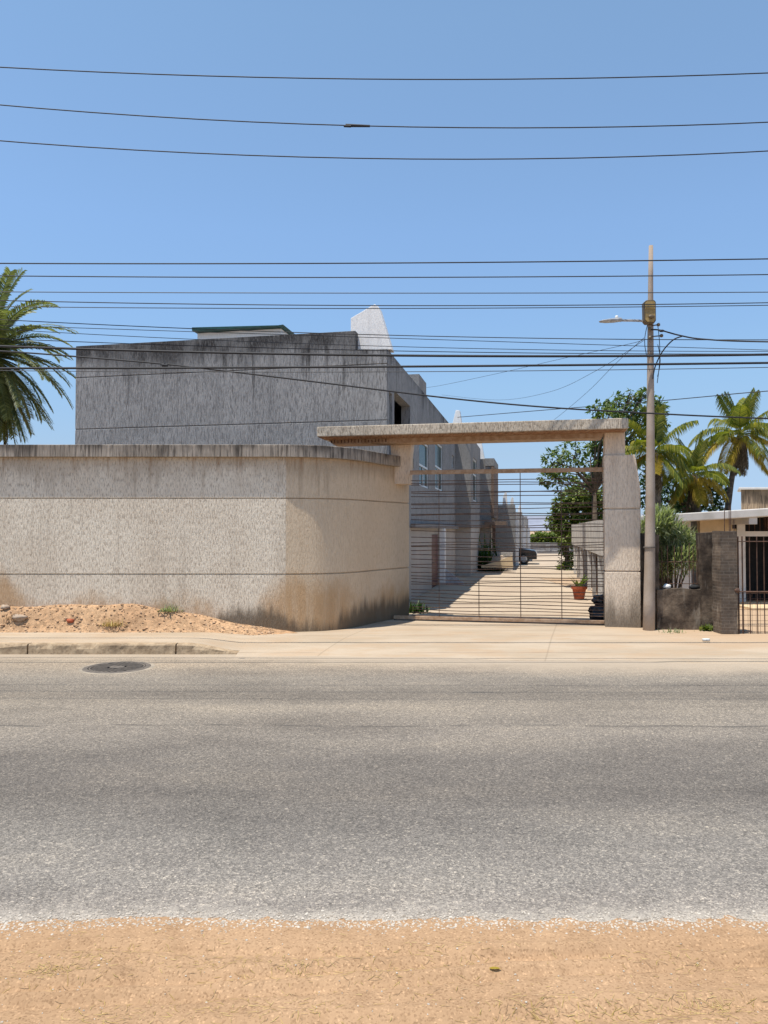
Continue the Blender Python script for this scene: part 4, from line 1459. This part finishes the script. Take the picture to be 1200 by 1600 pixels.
# barred gate at the right edge
bg = empty('barred_gate', (at(1180, 990, 13.72).x, 13.75, 0.05), 'rusty barred gate in front of dark doorway at right edge', 'gate')
GY2 = 13.75
zb = at(1180, 1000, GY2).z
for i, px in enumerate((1153.5, 1160, 1171.5, 1183, 1194, 1205, 1216, 1227, 1238, 1250)):
    x = at(px, 900, GY2).x
    MB().tube([(x, GY2, 0.03), (x, GY2, at(px, 838 if i else 838, GY2).z)], 0.014 if i < 2 else 0.0095, 5).build('bar', 'bar', bg)
xa, xb = at(1152.5, 900, GY2).x, at(1252, 900, GY2).x
for py, r in ((924.5, 0.014), (846, 0.009), (993, 0.010)):
    MB().tube([(xa, GY2 - 0.013, at(1180, py, GY2).z), (xb, GY2 - 0.013, at(1180, py, GY2).z)], r, 5).build('rail', 'bar', bg)
# mesh in the lower half
mm = MB()
for k in range(9):
    z = 0.05 + k * 0.1
    mm.tube([(xa, GY2 + 0.012, z), (xb, GY2 + 0.012, z + random.uniform(-0.006, 0.006))], 0.0035, 4)
k = xa + 0.04
while k < xb:
    mm.tube([(k, GY2 + 0.016, 0.03), (k, GY2 + 0.016, 0.86)], 0.003, 4)
    k += 0.075
mm.build('wire_mesh', 'bar', bg)
blob((at(1150, 922, GY2).x, GY2 - 0.04, at(1150, 922, GY2).z), 0.045, 5, 'latch', 'bar', None, None, bg, (1.2, 0.7, 0.9), 0.2, 8)

# bungalow
bh = empty('bungalow', (11, 20, 0.1), 'low flat-roofed bungalow with whitewashed eaves and tan walls', 'house')
HY = 18.3
HW = 19.4
ra = at(1001, 806, HY); rb = at(1200, 794, HY)
sl = (rb.z - ra.z) / (rb.x - ra.x)
rx1 = 19.0
zr1 = ra.z + sl * (rx1 - ra.x)
th = 0.20
rm = MB()
rm.hexa([(ra.x, HY, ra.z - th), (rx1, HY, zr1 - th), (rx1, HY + 6, zr1 - th), (ra.x * 1.34, HY + 6, ra.z - th), (ra.x, HY, ra.z), (rx1, HY, zr1), (rx1, HY + 6, zr1), (ra.x * 1.34, HY + 6, ra.z)])
rm.build('roof', 'whitewash', bh, bevel=0.02)


def rz(x):
    return ra.z - th + sl * (x - ra.x) - 0.003


def wl(px0, px1, name, mat, y=HW, z0=-0.05, z1=None, d=0.2):
    xa_ = at(px0, 880, y).x
    xb_ = at(px1, 880, y).x
    m = MB()
    za, zb_ = (z1, z1) if z1 is not None else (rz(xa_), rz(xb_))
    m.hexa([(xa_, y, z0), (xb_, y, z0), (xb_, y + d, z0), (xa_, y + d, z0), (xa_, y, za), (xb_, y, zb_), (xb_, y + d, zb_), (xa_, y + d, za)])
    return m.build(name, mat, bh)


zdt = at(1180, 838, HW).z
wl(1040, 1080, 'wall', 'whitewash', HW - 0.5)
wl(1080.5, 1094, 'wall', 'hose', HW + 0.6)
wl(1094.5, 1152, 'wall', 'tanwall')
wl(1152.5, 1165, 'door_post', 'whitewash', HW - 0.06)
wl(1152, 1420, 'unlit_backing', 'dark', HW + 0.9)  # black sheet painted as the shade behind the doorway
wl(1165.2, 1420, 'door_beam', 'whitewash', HW - 0.05, zdt, zdt + 0.13)
wl(1200, 1206, 'window_post', 'bar', HW, zdt + 0.131, rz(at(1203, 880, HW).x))
wl(1250, 1420, 'wall', 'tanwall', HW, -0.05, zdt - 0.002)
# window above the beam with bars
wg = MB()
xw0 = at(1166, 820, HW).x
for k in range(9):
    x = xw0 + 0.1 + k * 0.14
    wg.tube([(x, HW + 0.05, zdt + 0.132), (x, HW + 0.05, rz(x))], 0.012, 4)
wg.build('window_grille', 'bar', bh)
# beam end block
xk = at(1157.5, 826, HW - 0.4)
MB().box(xk.x - 0.10, xk.x + 0.10, HW - 1.05, HW - 0.062, rz(xk.x) - 0.17, rz(xk.x)).build('beam_end', 'whitewash', bh, bevel=0.01)
# small dark vent
xv = at(1148, 830, HW).x
MB().box(xv - 0.06, xv + 0.10, HW - 0.02, HW - 0.002, 2.05, 2.2).build('vent', 'dark', bh)
# terrace step
MB().box(at(1152, 950, HW).x - 0.4, 19, HW - 1.6, HW - 0.07, 0.0, 0.17).build('terrace', 'tanwall', bh, bevel=0.01)
# tank base on the roof
tb = empty('roof_tank', (12, 20, 2.6), 'stained square concrete tank standing on the bungalow roof', 'tank')
TY = 20.0
tx0, tx1 = at(1155, 780, TY).x, at(1262, 780, TY).x
ztk = at(1170, 765, TY).z
kb_ = (TY + 1.2) / TY
zt0_ = ra.z + sl * (tx0 - ra.x) - 0.02
MB().hexa([(x, y, z) for z in (zt0_, ztk) for x, y in ((tx0 + 0.05, TY), (tx1, TY), (tx1, TY + 1.2), ((tx0 + 0.05) * kb_, TY + 1.2))]).build('tank_body', 'chunk', tb)
MB().hexa([(x, y, z) for z in (ztk + 0.001, ztk + 0.06) for x, y in ((tx0 - 0.03, TY - 0.06), (tx1 + 0.05, TY - 0.06), (tx1 + 0.05, TY + 1.26), ((tx0 - 0.02) * kb_, TY + 1.26))]).build('lid', 'whitewash', tb, bevel=0.01)
# bits lying about
q = onz(1105, 1001.5, 0.10)
pv = MB().tube([q + Vector((-0.08, 0.0, 0.022)), q + Vector((0.04, 0.0, 0.022))], 0.022, 10).build('pipe_offcut', 'pvc', None, smooth=True)
tag(pv, 'short white plastic pipe end lying on the dusty forecourt', 'pipe')
hy = at(1085, 917, GY + 0.1)
blob((hy.x, GY + 0.1, zl + 0.04), 0.06, 8, 'dark_lump', 'rubber', 'small black lump lying on the low mouldy wall', 'lump', None, (1.6, 0.9, 0.7), 0.3, 8)
hy = at(1042, 916, GY + 0.1)
blob((hy.x, GY + 0.1, zl + 0.05), 0.06, 4, 'pale_lump', 'pvc', 'small white lump lying on the low wall near the pole', 'lump', None, (1.2, 0.9, 0.8), 0.4, 8)

# ------------------------------------------------------------------ manhole
mc = onz(183, 1043, 0.0)
mh = empty('manhole', (mc.x, mc.y, 0.0), 'round cast-iron manhole cover with slotted bars in the road', 'manhole')
MB().lathe([(0.40, -0.02), (0.405, 0.010), (0.455, 0.010), (0.475, 0.004), (0.475, -0.02)], mc, 40, cap=False).build('frame', 'iron', mh)
cv = MB()
MB().lathe([(0.388, -0.05), (0.388, -0.035)], mc, 40).build('shade_recess', 'soil', mh)  # dark base colour paints the shade in the gaps between bars
ca_, sa_ = math.cos(R(62)), math.sin(R(62))


def mbar(u0, u1, v):
    P = []
    for z in (-0.034, 0.009):
        for u, w_ in ((u0, v - 0.016), (u1, v - 0.016), (u1, v + 0.016), (u0, v + 0.016)):
            P.append((mc.x + u * ca_ + w_ * sa_, mc.y + u * sa_ - w_ * ca_, z))
    cv.hexa(P)


for k in range(-5, 6):
    v = k * 0.066
    w = math.sqrt(max(0, 0.372 ** 2 - (abs(v) + 0.019) ** 2)) if abs(v) + 0.019 < 0.372 else 0
    if abs(v) < 0.11:
        if w > 0.15:
            mbar(0.125, w, v)
            mbar(-w, -0.125, v)
    elif w > 0.03:
        mbar(-w, w, v)
cv.lathe([(0.392, -0.006), (0.392, 0.009), (0.368, 0.009), (0.368, -0.006)], mc, 40, cap=False)
cv.lathe([(0.105, -0.0045), (0.105, 0.011), (0.085, 0.013), (0.0005, 0.013)], mc, 24)
cv.build('cover', 'iron', mh)
structure(MB().lathe([(0.476, 0.0045), (0.49, 0.0042), (0.53, 0.0005)], mc, 40, cap=False).build('road_collar', 'collar'))

# ------------------------------------------------------------------ vegetation
def add_leaf(mb, c, d, up, L, w):
    """a folded diamond leaf of two quads"""
    s = d.cross(up)
    s = s.normalized() if s.length > 1e-5 else Vector((1, 0, 0))
    n = s.cross(d)
    a = c
    m1 = c + d * (L * 0.5) + n * (L * 0.06)
    e = c + d * L - n * (L * 0.10)
    mb.add([a, m1 + s * w - n * w * 0.4, e, m1 - s * w - n * w * 0.4, m1], [(0, 1, 4), (1, 2, 4), (2, 3, 4), (3, 0, 4)])


def rv_():
    while True:
        v = Vector((random.uniform(-1, 1), random.uniform(-1, 1), random.uniform(-1, 1)))
        if 0.05 < v.length < 1:
            return v


def broad_tree(name, label, base, clusters, trunk_r, per, leaf, mat, fork, dens_noise=0.0, group=None):
    t = empty(name, base, label, 'tree', group)
    fk = Vector(fork)
    tm = MB()
    mid = Vector(base).lerp(fk, 0.5) + Vector((0.06, 0.03, 0))
    tm.tube([base, mid, fk], [trunk_r * 1.25, trunk_r, trunk_r * 0.8], 10)
    for c, r in clusters:
        c = Vector(c)
        m = fk.lerp(c, 0.55) + Vector((random.uniform(-.15, .15), random.uniform(-.15, .15), 0.1 + random.uniform(-0.1, .15)))
        tm.tube([fk, fk.lerp(m, 0.5) + Vector((0, 0, .08)), m, c], [trunk_r * 0.6, trunk_r * 0.42, trunk_r * 0.28, 0.008], 6)
        for k in range(5):
            d = rv_().normalized()
            tm.tube([m.lerp(c, 0.6), c + d * r * 0.5, c + d * r * 0.95], [trunk_r * 0.16, 0.010, 0.005], 4)
    tm.build('trunk', 'bark', t, smooth=True)
    lm = MB()
    for c, r in clusters:
        c = Vector(c)
        n = int(per * r * r)
        for k in range(n):
            v = rv_()
            v = v.normalized() * (v.length ** 0.5)
            v.z *= 0.85
            p = c + v * r
            if nz(p.x * 2.3, p.y * 2.3, p.z * 2.3) < dens_noise - 0.25:
                continue
            d = (v * 0.6 + rv_() * 0.9 + Vector((0, 0, -0.25))).normalized()
            up = (Vector((0, 0, 1)) + rv_() * 0.7).normalized()
            L_ = leaf * random.uniform(0.65, 1.25)
            add_leaf(lm, p, d, up, L_, L_ * 0.26)
    lm.build('crown', mat, t)
    return t


random.seed(21)
TY1 = 25.0


def cl_(lst, Y, spread=0.7):
    out = []
    for px, py, r in lst:
        yy = Y + random.uniform(-spread, spread)
        out.append((at(px, py, yy), r / F * yy))
    return out


cl1 = cl_([(868, 722, 22), (893, 708, 24), (922, 712, 24), (860, 747, 16), (884, 756, 18), (912, 752, 20), (938, 742, 22), (876, 738, 16), (948, 700, 22),
           (935, 640, 14), (952, 652, 20), (978, 636, 24), (1002, 628, 22), (1022, 636, 18), (960, 625, 12), (990, 615, 12), (1008, 614, 9), (1030, 655, 18), (985, 665, 24), (960, 678, 20), (1005, 660, 20), (925, 690, 14), (1028, 632, 8), (995, 690, 16)], TY1)
broad_tree('broadleaf_tree', 'tall glossy broad-leaved tree rising behind the gate slab', at(926, 880, TY1) * 1.0, cl1, 0.10, 950, 0.19, 'leaf_tree', at(928, 770, TY1), 0.0)
cl2 = cl_([(885, 805, 22), (905, 795, 24), (872, 815, 14), (925, 790, 22), (900, 775, 18), (880, 790, 16), (868, 806, 10), (920, 810, 18), (940, 800, 20), (884, 838, 12), (884, 858, 12), (885, 875, 11), (882, 888, 9), (940, 775, 18), (895, 780, 20), (915, 775, 22), (930, 815, 20), (862, 816, 9), (895, 820, 18), (905, 830, 14), (875, 822, 12)], 36.5)
b2 = onz(885, 893, 0.1)
broad_tree('drive_tree', 'yellow-green small tree overhanging the carport at drive end', Vector((at(885, 880, 36.5).x, 36.5, 0.05)), cl2, 0.12, 1100, 0.24, 'leaf_yellow', at(885, 845, 36.5), -0.1)
cl3 = cl_([(1045, 775, 26), (1075, 785, 26), (1105, 775, 26), (1122, 760, 16), (1090, 760, 20), (1120, 790, 16), (1030, 790, 20), (1060, 755, 20), (1128, 745, 9), (1010, 770, 24), (1005, 740, 18)], 27.5)
broad_tree('dense_tree', 'dark dense tree crown behind the leaning coconut palms', Vector((at(1075, 880, 27.5).x, 27.5, 0.05)), cl3, 0.14, 1000, 0.18, 'leaf_dark', at(1075, 800, 27.5), -0.1)
# far hedge
hg = MB()
random.seed(5)
for k in range(2600):
    px = random.uniform(822, 892)
    yy = FB + 4 + random.uniform(0, 3)
    top = 833 + 3.5 * nz(px * 0.13, 2) + (4 if px < 835 else 0)
    p = at(px, random.uniform(top, 850), yy)
    d = rv_().normalized()
    add_leaf(hg, p, d, Vector((0, 0, 1)), 0.35, 0.10)
hgo = hg.build('hedge', 'leaf_yellow')
tag(hgo, 'low yellow-green hedge beyond the far wall of the drive', 'hedge')
stuff(hgo)

# olive shrub in front of the bungalow
random.seed(8)
sh = empty('oleander_shrub', (at(1055, 920, 16.3).x, 16.3, 0.05), 'grey-green narrow-leaved shrub behind the low mouldy wall', 'shrub')
SY = 16.2
sm_ = MB()
stm = MB()
bs = Vector((at(1050, 930, SY).x, SY, 0.1))
for px, py, r in [(1028, 822, 22), (1045, 827, 22), (1060, 842, 22), (1076, 858, 20), (1050, 855, 28), (1032, 850, 22), (1040, 876, 22), (1064, 874, 22), (1082, 872, 14), (1034, 892, 14), (1015, 830, 16), (1008, 850, 14), (1012, 880, 16), (1022, 805, 10), (1040, 808, 10)]:
    yy = SY + random.uniform(-0.35, 0.35)
    c = at(px, py, yy)
    rr_ = r / F * yy
    stm.tube([bs + Vector((random.uniform(-.1, .1), random.uniform(-.1, .1), 0)), bs.lerp(c, 0.5) + Vector((0, 0, 0.15)), c], [0.025, 0.018, 0.006], 5)
    for k in range(int(1500 * rr_)):
        v = rv_()
        p = c + v * rr_
        d = (v * 0.7 + rv_() * 0.6 + Vector((0, 0, 0.35))).normalized()
        leaf_blade(sm_, p, d, random.uniform(0.12, 0.26), random.uniform(0.016, 0.030), random.uniform(0.3, 1.6), 3)
sm_.build('foliage', 'leaf_bush', sh)
stm.build('stem', 'bark', sh)


# palms
def frond_mesh(base, az, elev, L, pairs, leaf_len, leaf_w, droop, hang, vee=0.5, wind=None, tipk=0.35, blunt=False):
    """pinnate frond: curved midrib with paired leaflets hanging from it"""
    mb = MB()
    d = Vector((math.cos(az) * math.cos(elev), math.sin(az) * math.cos(elev), math.sin(elev)))
    p = Vector(base)
    n = 14
    pts, dirs = [p.copy()], [d.copy()]
    for k in range(n):
        t = (k + 1) / n
        d = (d + Vector((0, 0, -droop / n * (0.4 + 1.2 * t))) + ((Vector(wind) * (t / n)) if wind else Vector((0, 0, 0)))).normalized()
        p = p + d * (L / n)
        pts.append(p.copy())
        dirs.append(d.copy())
    mb.tube(pts, [0.028 * (L / 2.6) * (1 - 0.9 * k / n) + 0.003 for k in range(n + 1)], 4)
    for i in range(pairs):
        t = 0.14 + 0.86 * (i + random.uniform(-.3, .3)) / pairs
        t = max(0.1, min(0.995, t))
        f = t * n
        k = min(n - 1, int(f))
        c = pts[k].lerp(pts[k + 1], f - k)
        dd = dirs[k].lerp(dirs[k + 1], f - k).normalized()
        side = dd.cross(Vector((0, 0, 1)))
        side = side.normalized() if side.length > 1e-3 else Vector((1, 0, 0))
        up = side.cross(dd).normalized()
        env = math.sin(math.pi * min(1, 0.18 + 0.72 * t)) ** 0.7
        if blunt:
            env = min(1.0, 0.45 + 2.2 * t) * (1.0 - 0.38 * t ** 3)
        for s in (-1, 1):
            ll = leaf_len * env * random.uniform(0.85, 1.12)
            dirl = (side * s + dd * (0.55 + tipk * t) + up * vee * random.uniform(0.5, 1.1)).normalized()
            if wind:
                dirl = (dirl + Vector(wind) * 0.4).normalized()
            q0 = c
            q1 = c + dirl * ll * 0.5
            dl2 = (dirl + Vector((0, 0, -hang * random.uniform(0.7, 1.3)))).normalized()
            q2 = q1 + dl2 * ll * 0.5
            w = leaf_w * 0.5
            wv = dd * w + up * (w * 0.4)
            mb.add([q0 - wv * 0.5, q0 + wv * 0.5, q1 + wv, q1 - wv, q2], [(0, 1, 2, 3), (3, 2, 4)])
    return mb


def coconut(label, base, head, n, L, seed, wind, gold=0.15, skirt=True, rt=0.13, leafmul=1.0, droops=(0.9, 1.7)):
    random.seed(seed)
    base = Vector(base)
    head = Vector(head)
    t = empty('coconut_palm', base, label, 'palm tree', 'coconut palms')
    tm = MB()
    bend = Vector(((head.x - base.x) * 0.25, 0, 0))
    ps, rs = [], []
    for k in range(13):
        s = k / 12
        ps.append(base.lerp(head, s) - bend * math.sin(math.pi * s) * 0.8)
        rs.append(rt * (1.3 - 0.55 * s) * (1 + 0.05 * (k % 2)))
    tm.tube(ps, rs, 10)
    tm.build('trunk', 'palmbark', t, smooth=True)
    for k in range(n):
        az = 2.399 * k + random.uniform(-.25, .25)
        f = k / (n - 1)
        el = R(86) - R(122) * f ** 0.9 + random.uniform(-.12, .12)
        dr = (droops[0] + (droops[1] - droops[0]) * random.random()) * (0.55 if f < 0.28 else 1.0)
        m = 'leaf_gold' if (f > 0.72 and random.random() < gold * 3) else 'leaf_coco'
        frond_mesh(head, az, el, L * random.uniform(0.85, 1.1), 62, L * 0.36 * leafmul, 0.036, dr, 1.9 + 0.9 * f, 0.10, wind).build('frond', m, t)
    if skirt:
        for k in range(20):
            az = random.uniform(0, 6.28)
            frond_mesh(head + Vector((0.06 * math.cos(az), 0.06 * math.sin(az), -0.15)), az, R(-62) - random.uniform(0, 0.4), L * random.uniform(0.5, 0.82), 22, L * 0.15, 0.06, 3.0, 1.6, 0.0).build('dead_frond', 'deadfrond', t)
    # coconuts
    for k in range(6):
        az = random.uniform(0, 6.28)
        blob(head + Vector((0.2 * math.cos(az), 0.2 * math.sin(az), -0.22)), 0.11, k, 'coconut', 'leaf_gold', None, None, t, (1, 1, 1.2), 0.05, 6)
    return t


PYR = 26.0
coconut('tall windswept coconut palm standing alone at the far right', (at(1128, 800, PYR).x, PYR, 0.05), at(1156, 677, PYR), 22, 1.75, 4, (0.22, 0, 0.10), 0.25, True, 0.10, 0.95, (0.7, 1.6))
coconut('short golden coconut palm between pole and lone palm', (at(1090, 800, 24.5).x, 24.5, 0.05), at(1084, 742, 24.5), 18, 1.35, 9, (0.2, 0, 0.0), 0.35, True, 0.16)
coconut('yellow-green coconut palm partly hidden behind the utility pole', (at(1030, 800, 23.5).x, 23.5, 0.05), at(1022, 706, 23.5), 20, 1.5, 14, (0.22, 0, 0.0), 0.15, True, 0.14)

random.seed(33)
DY = 24.0
dh = at(-20, 556, DY)
dp = empty('date_palm', (dh.x, DY, 0.05), 'feathery date palm rising behind the wall at left edge', 'palm tree')
tm = MB()
tm.tube([(dh.x - 0.2 * (1 - k / 11), DY, dh.z * k / 11) for k in range(12)], [0.42 - 0.006 * k + 0.02 * (k % 2) for k in range(12)], 12)
tm.build('trunk', 'palmbark', dp, smooth=True)
for k in range(99):
    f = k / 98
    az = 2.399 * k + random.uniform(-.2, .2)
    el = R(76) - R(150) * f + random.uniform(-.1, .1)
    frond_mesh(dh, az, el, random.uniform(2.55, 3.1), 74, 0.40, 0.052, random.uniform(0.9, 1.5) * (1.0 if f < .7 else 0.55), 0.45, 0.35, None, 0.35, True).build('frond', 'leaf_date', dp)
for k in range(24):
    az = random.uniform(0, 6.28)
    frond_mesh(dh + Vector((0, 0, -0.2)), az, R(-38) - random.uniform(0, .6), random.uniform(2.3, 3.0), 46, 0.38, 0.05, 1.5, 0.6, 0.1).build('dead_frond', 'leaf_date' if k % 3 else 'deadfrond', dp)


# tufts, plants and litter
def tuft(c, n, h, spread, mat, name, label, cat, w=0.008, group=None):
    mb = MB()
    for k in range(n):
        a = random.uniform(0, 6.28)
        e = random.uniform(0.25, 1.4)
        b = Vector(c) + Vector((random.gauss(0, spread), random.gauss(0, spread * 0.5), 0))
        leaf_blade(mb, b, (math.cos(a) * math.cos(e), math.sin(a) * math.cos(e), math.sin(e)), h * random.uniform(0.4, 1.1), w, random.uniform(0.3, 1.4), 3)
    o = mb.build(name, mat)
    o['kind_hint'] = 'plant'
    return tag(o, label, cat, group)


random.seed(17)


def on_bank(px, py):
    for k in range(60):
        y = 13.55 + 0.45 * k / 59
        x = (px - 600) / F * y
        q = at(px, py, y)
        if q.z <= bank_z(x, y) + 0.004:
            return Vector((q.x, y, bank_z(q.x, y)))
    return Vector((x, 13.95, bank_z(x, 13.95)))


tuft(on_bank(176, 979), 150, 0.17, 0.10, 'straw', 'grass_tuft', 'dry straw-coloured grass tuft on the dirt bank', 'grass tuft')
tuft(on_bank(262, 955), 90, 0.14, 0.10, 'leaf_bush', 'weed', 'small grey-green weed at the wall foot on the bank', 'weed', 0.02)
tuft(on_bank(18, 968), 70, 0.15, 0.10, 'twig', 'dry_weed', 'brown dry weed on the bank at the left edge', 'weed')
tuft((at(1105, 985, 14.2).x, 14.2, 0.1), 90, 0.16, 0.035, 'leaf_yellow', 'green_weed', 'bright green weed at the foot of the mouldy wall', 'weed', 0.03)
tuft((at(1052, 992, 14.0).x, 14.0, 0.1), 60, 0.10, 0.16, 'leaf_bush', 'low_weed', 'low straggly weed on sand right of the pole', 'weed', 0.012)
tuft((at(648, 945, 17.3).x, 17.3, 0.1), 90, 0.35, 0.12, 'leaf_dark', 'shade_plant', 'dark green plant just inside the gate at left', 'plant', 0.05)
random.seed(31)
for px, py, yy, h, lab in ((752, 850, 35.5, 1.6, 'tall thin climbing plant against the stepped house'), (768, 870, 35.3, 0.7, 'leafy bush in the planter beside the boulder')):
    tuft((at(px, py, yy).x, yy, 0.1 if h < 1 else 0.3), 130, h, 0.3, 'leaf_dark', 'planter_shrub', lab, 'shrub', 0.09)

# litter on the near verge
lit = MB()
lit2 = MB()
random.seed(41)


def litter(mb, x, y, L_, w):
    a = random.uniform(0, math.pi)
    d = Vector((math.cos(a), math.sin(a) * 0.8, 0))
    n = Vector((-d.y, d.x, 0)).normalized() * w
    bend = Vector((-d.y, d.x, 0)) * random.uniform(-0.2, 0.2) * L_
    p0 = Vector((x, y, 0)) - d * L_ / 2
    p1 = Vector((x, y, 0)) + bend * 0.5
    p2 = Vector((x, y, 0)) + d * L_ / 2
    vs = []
    for p, k in ((p0, 0.6), (p1, 1), (p2, 0.5)):
        zz_ = verge_z(p.x, p.y) + 0.002 + random.uniform(0, 0.004)
        for s in (-1, 1):
            vs.append((p.x + n.x * s * k, p.y + n.y * s * k, zz_))
        vs.append((p.x, p.y, zz_ + w * 0.6))
    mb.add(vs, [(0, 2, 5, 3), (2, 1, 4, 5), (3, 5, 8, 6), (5, 4, 7, 8)])


cx = [(onz(85, 1520, 0.02), 0.14, 220), (onz(150, 1495, 0.02), 0.25, 120), (onz(330, 1505, 0.02), 0.3, 160), (onz(480, 1510, 0.02), 0.25, 140), (onz(640, 1520, 0.02), 0.3, 110), (onz(430, 1580, 0.02), 0.3, 200),
      (onz(830, 1580, 0.02), 0.22, 220), (onz(970, 1585, 0.02), 0.3, 240), (onz(1120, 1575, 0.02), 0.2, 200), (onz(690, 1490, 0.02), 0.25, 90), (onz(1050, 1500, 0.02), 0.3, 120), (onz(200, 1585, 0.02), 0.3, 160)]
for c, sg, n in cx:
    for k in range(int(n * 0.9)):
        x, y = random.gauss(c.x, sg * (0.5 if k % 2 else 1.1)), random.gauss(c.y, sg * (0.16 if k % 2 else 0.4))
        if y < 3.75:
            litter(lit if random.random() < 0.6 else lit2, x, y, random.uniform(0.010, 0.05), random.uniform(0.0006, 0.0013))
for k in range(350):
    x, y = random.uniform(-3.2, 3.2), random.triangular(2.0, 3.8, 2.9)
    litter(lit if random.random() < 0.35 else lit2, x, y, random.uniform(0.006, 0.035), random.uniform(0.0005, 0.001))
stuff(lit.build('straw_litter', 'straw'), 'scattered yellow straw on the sandy verge in front', 'straw')
stuff(lit2.build('twig_litter', 'twig'), 'scattered brown twigs on the sandy verge in front', 'twigs')


def pebble(mb, c, r):
    vs = []
    sx, sy, sz = random.uniform(.7, 1.3), random.uniform(.7, 1.3), random.uniform(.4, .8)
    for j, zz_ in ((0, -0.6), (1, 0.25), (2, 0.8)):
        rr2 = (0.8, 1.0, 0.5)[j]
        for i in range(5):
            a = 6.283 * i / 5 + j * 0.6
            q = rr2 * random.uniform(0.8, 1.15)
            vs.append((c[0] + r * sx * q * math.cos(a), c[1] + r * sy * q * math.sin(a), c[2] + r * sz * zz_))
    fs = [(j * 5 + i, j * 5 + (i + 1) % 5, (j + 1) * 5 + (i + 1) % 5, (j + 1) * 5 + i) for j in range(2) for i in range(5)] + [(10, 11, 12, 13, 14)]
    mb.add(vs, fs)


pbm = MB()
random.seed(52)
for k in range(4200):
    x = random.uniform(-3.4, 3.4)
    y = random.gauss(3.87 + 0.05 * nz(x * 1.3, 3) + 0.03 * nz(x * 6, 9), 0.06)
    pebble(pbm, (x, y, max(0.002, verge_z(x, y))), random.uniform(0.0025, 0.008))
for k in range(700):
    x, y = random.uniform(-3.2, 3.2), random.uniform(2.2, 3.85)
    pebble(pbm, (x, y, verge_z(x, y) + 0.001), random.uniform(0.002, 0.006))
M['pebble'] = leaf_mat('pale_pebbles', [(0.1, (0.28, 0.23, 0.18)), (0.45, (0.46, 0.40, 0.33)), (0.8, (0.56, 0.50, 0.42))], 0.0, 0.9)
stuff(pbm.build('roadside_gravel', 'pebble'), 'strip of pale gravel along the near road edge', 'gravel')
pbm = MB()
random.seed(53)
for k in range(900):
    x = random.uniform(-8.5, -2.0)
    y = random.uniform(13.55, 13.98)
    pebble(pbm, (x, y, bank_z(x, y) + 0.002), random.choice((0.008, 0.012, 0.02, 0.028)) * random.uniform(.7, 1.2))
M['clod'] = leaf_mat('soil_clods', [(0.1, (0.28, 0.17, 0.10)), (0.5, (0.42, 0.27, 0.16)), (0.9, (0.55, 0.40, 0.27))], 0.0, 1.0)
stuff(pbm.build('soil_clods', 'clod'), 'crumbly clods and stones on the dirt bank', 'clods')
for px, py, r, lab in ((8, 950, 0.07, 'grey stone on top of the bank at left edge'), (30, 968, 0.10, 'rough brown stone beside the dry weed'), (110, 972, 0.06, 'orange-red brick fragment on the bank')):
    blob(on_bank(px, py) + Vector((0, 0, r * 0.3)), r, px, 'stone', 'terracotta' if px == 110 else 'stone', lab, 'stone', None, (1.3, 0.9, 0.6), 0.4, 8)
c = onz(765, 1520, 0.015)
lf = MB()
leaf_blade(lf, (c.x, c.y, verge_z(c.x, c.y) + 0.006), (1, -0.1, 0.12), 0.05, 0.018, 0.5, 4)
tag(lf.build('fallen_leaf', 'leaf_gold'), 'single yellow fallen leaf on the sandy verge', 'leaf')

# ------------------------------------------------------------------ light
SUN = Vector((-0.225, -0.15, 0.963)).normalized()
elev = math.asin(SUN.z)
azim = math.atan2(SUN.x, SUN.y)          # clockwise from +Y
w = bpy.data.worlds.new("World")
scene.world = w
w.use_nodes = True
nt = w.node_tree
bg = nt.nodes['Background']
sky = nt.nodes.new('ShaderNodeTexSky')
sky.sky_type = 'NISHITA'
sky.sun_disc = False
sky.sun_elevation = elev
sky.sun_rotation = azim
sky.air_density = 1.0
sky.dust_density = 0.0
sky.ozone_density = 2.5
# the real sky fades less towards the horizon than the model's: scale it by elevation
tc = nt.nodes.new('ShaderNodeTexCoord')
sx = nt.nodes.new('ShaderNodeSeparateXYZ')
nt.links.new(tc.outputs['Generated'], sx.inputs[0])
rp = nt.nodes.new('ShaderNodeValToRGB')
stops = [(0.0, (.16, .21, .36)), (.025, (.168, .218, .357)), (.10, (.285, .293, .333)), (.19, (.385, .405, .41)), (.27, (.44, .465, .47)), (.37, (.505, .523, .52)), (.57, (.578, .588, .535))]
while len(rp.color_ramp.elements) < len(stops):
    rp.color_ramp.elements.new(0.5)
for e, (p_, c_) in zip(rp.color_ramp.elements, stops):
    e.position = p_
    e.color = (*c_, 1)
nt.links.new(sx.outputs[2], rp.inputs[0])
mx = nt.nodes.new('ShaderNodeVectorMath')
mx.operation = 'MULTIPLY'
nt.links.new(sky.outputs[0], mx.inputs[0])
nt.links.new(rp.outputs[0], mx.inputs[1])
sc2 = nt.nodes.new('ShaderNodeVectorMath')
sc2.operation = 'SCALE'
sc2.inputs['Scale'].default_value = 2.0
nt.links.new(mx.outputs[0], sc2.inputs[0])
nt.links.new(sc2.outputs[0], bg.inputs[0])
bg.inputs[1].default_value = 0.126
sd = bpy.data.lights.new('sun', 'SUN')
sd.energy = 4.2
sd.angle = R(0.5)
sd.color = (1.0, 0.95, 0.86)
so = bpy.data.objects.new('sun', sd)
COL.objects.link(so)
so.rotation_euler = (-SUN).to_track_quat('-Z', 'Y').to_euler()
vs_ = scene.view_settings
vs_.view_transform = 'Standard'
vs_.look = 'None'
vs_.gamma = 1
vs_.exposure = 0.55
scene.cycles.max_bounces = 6
scene.cycles.transparent_max_bounces = 8
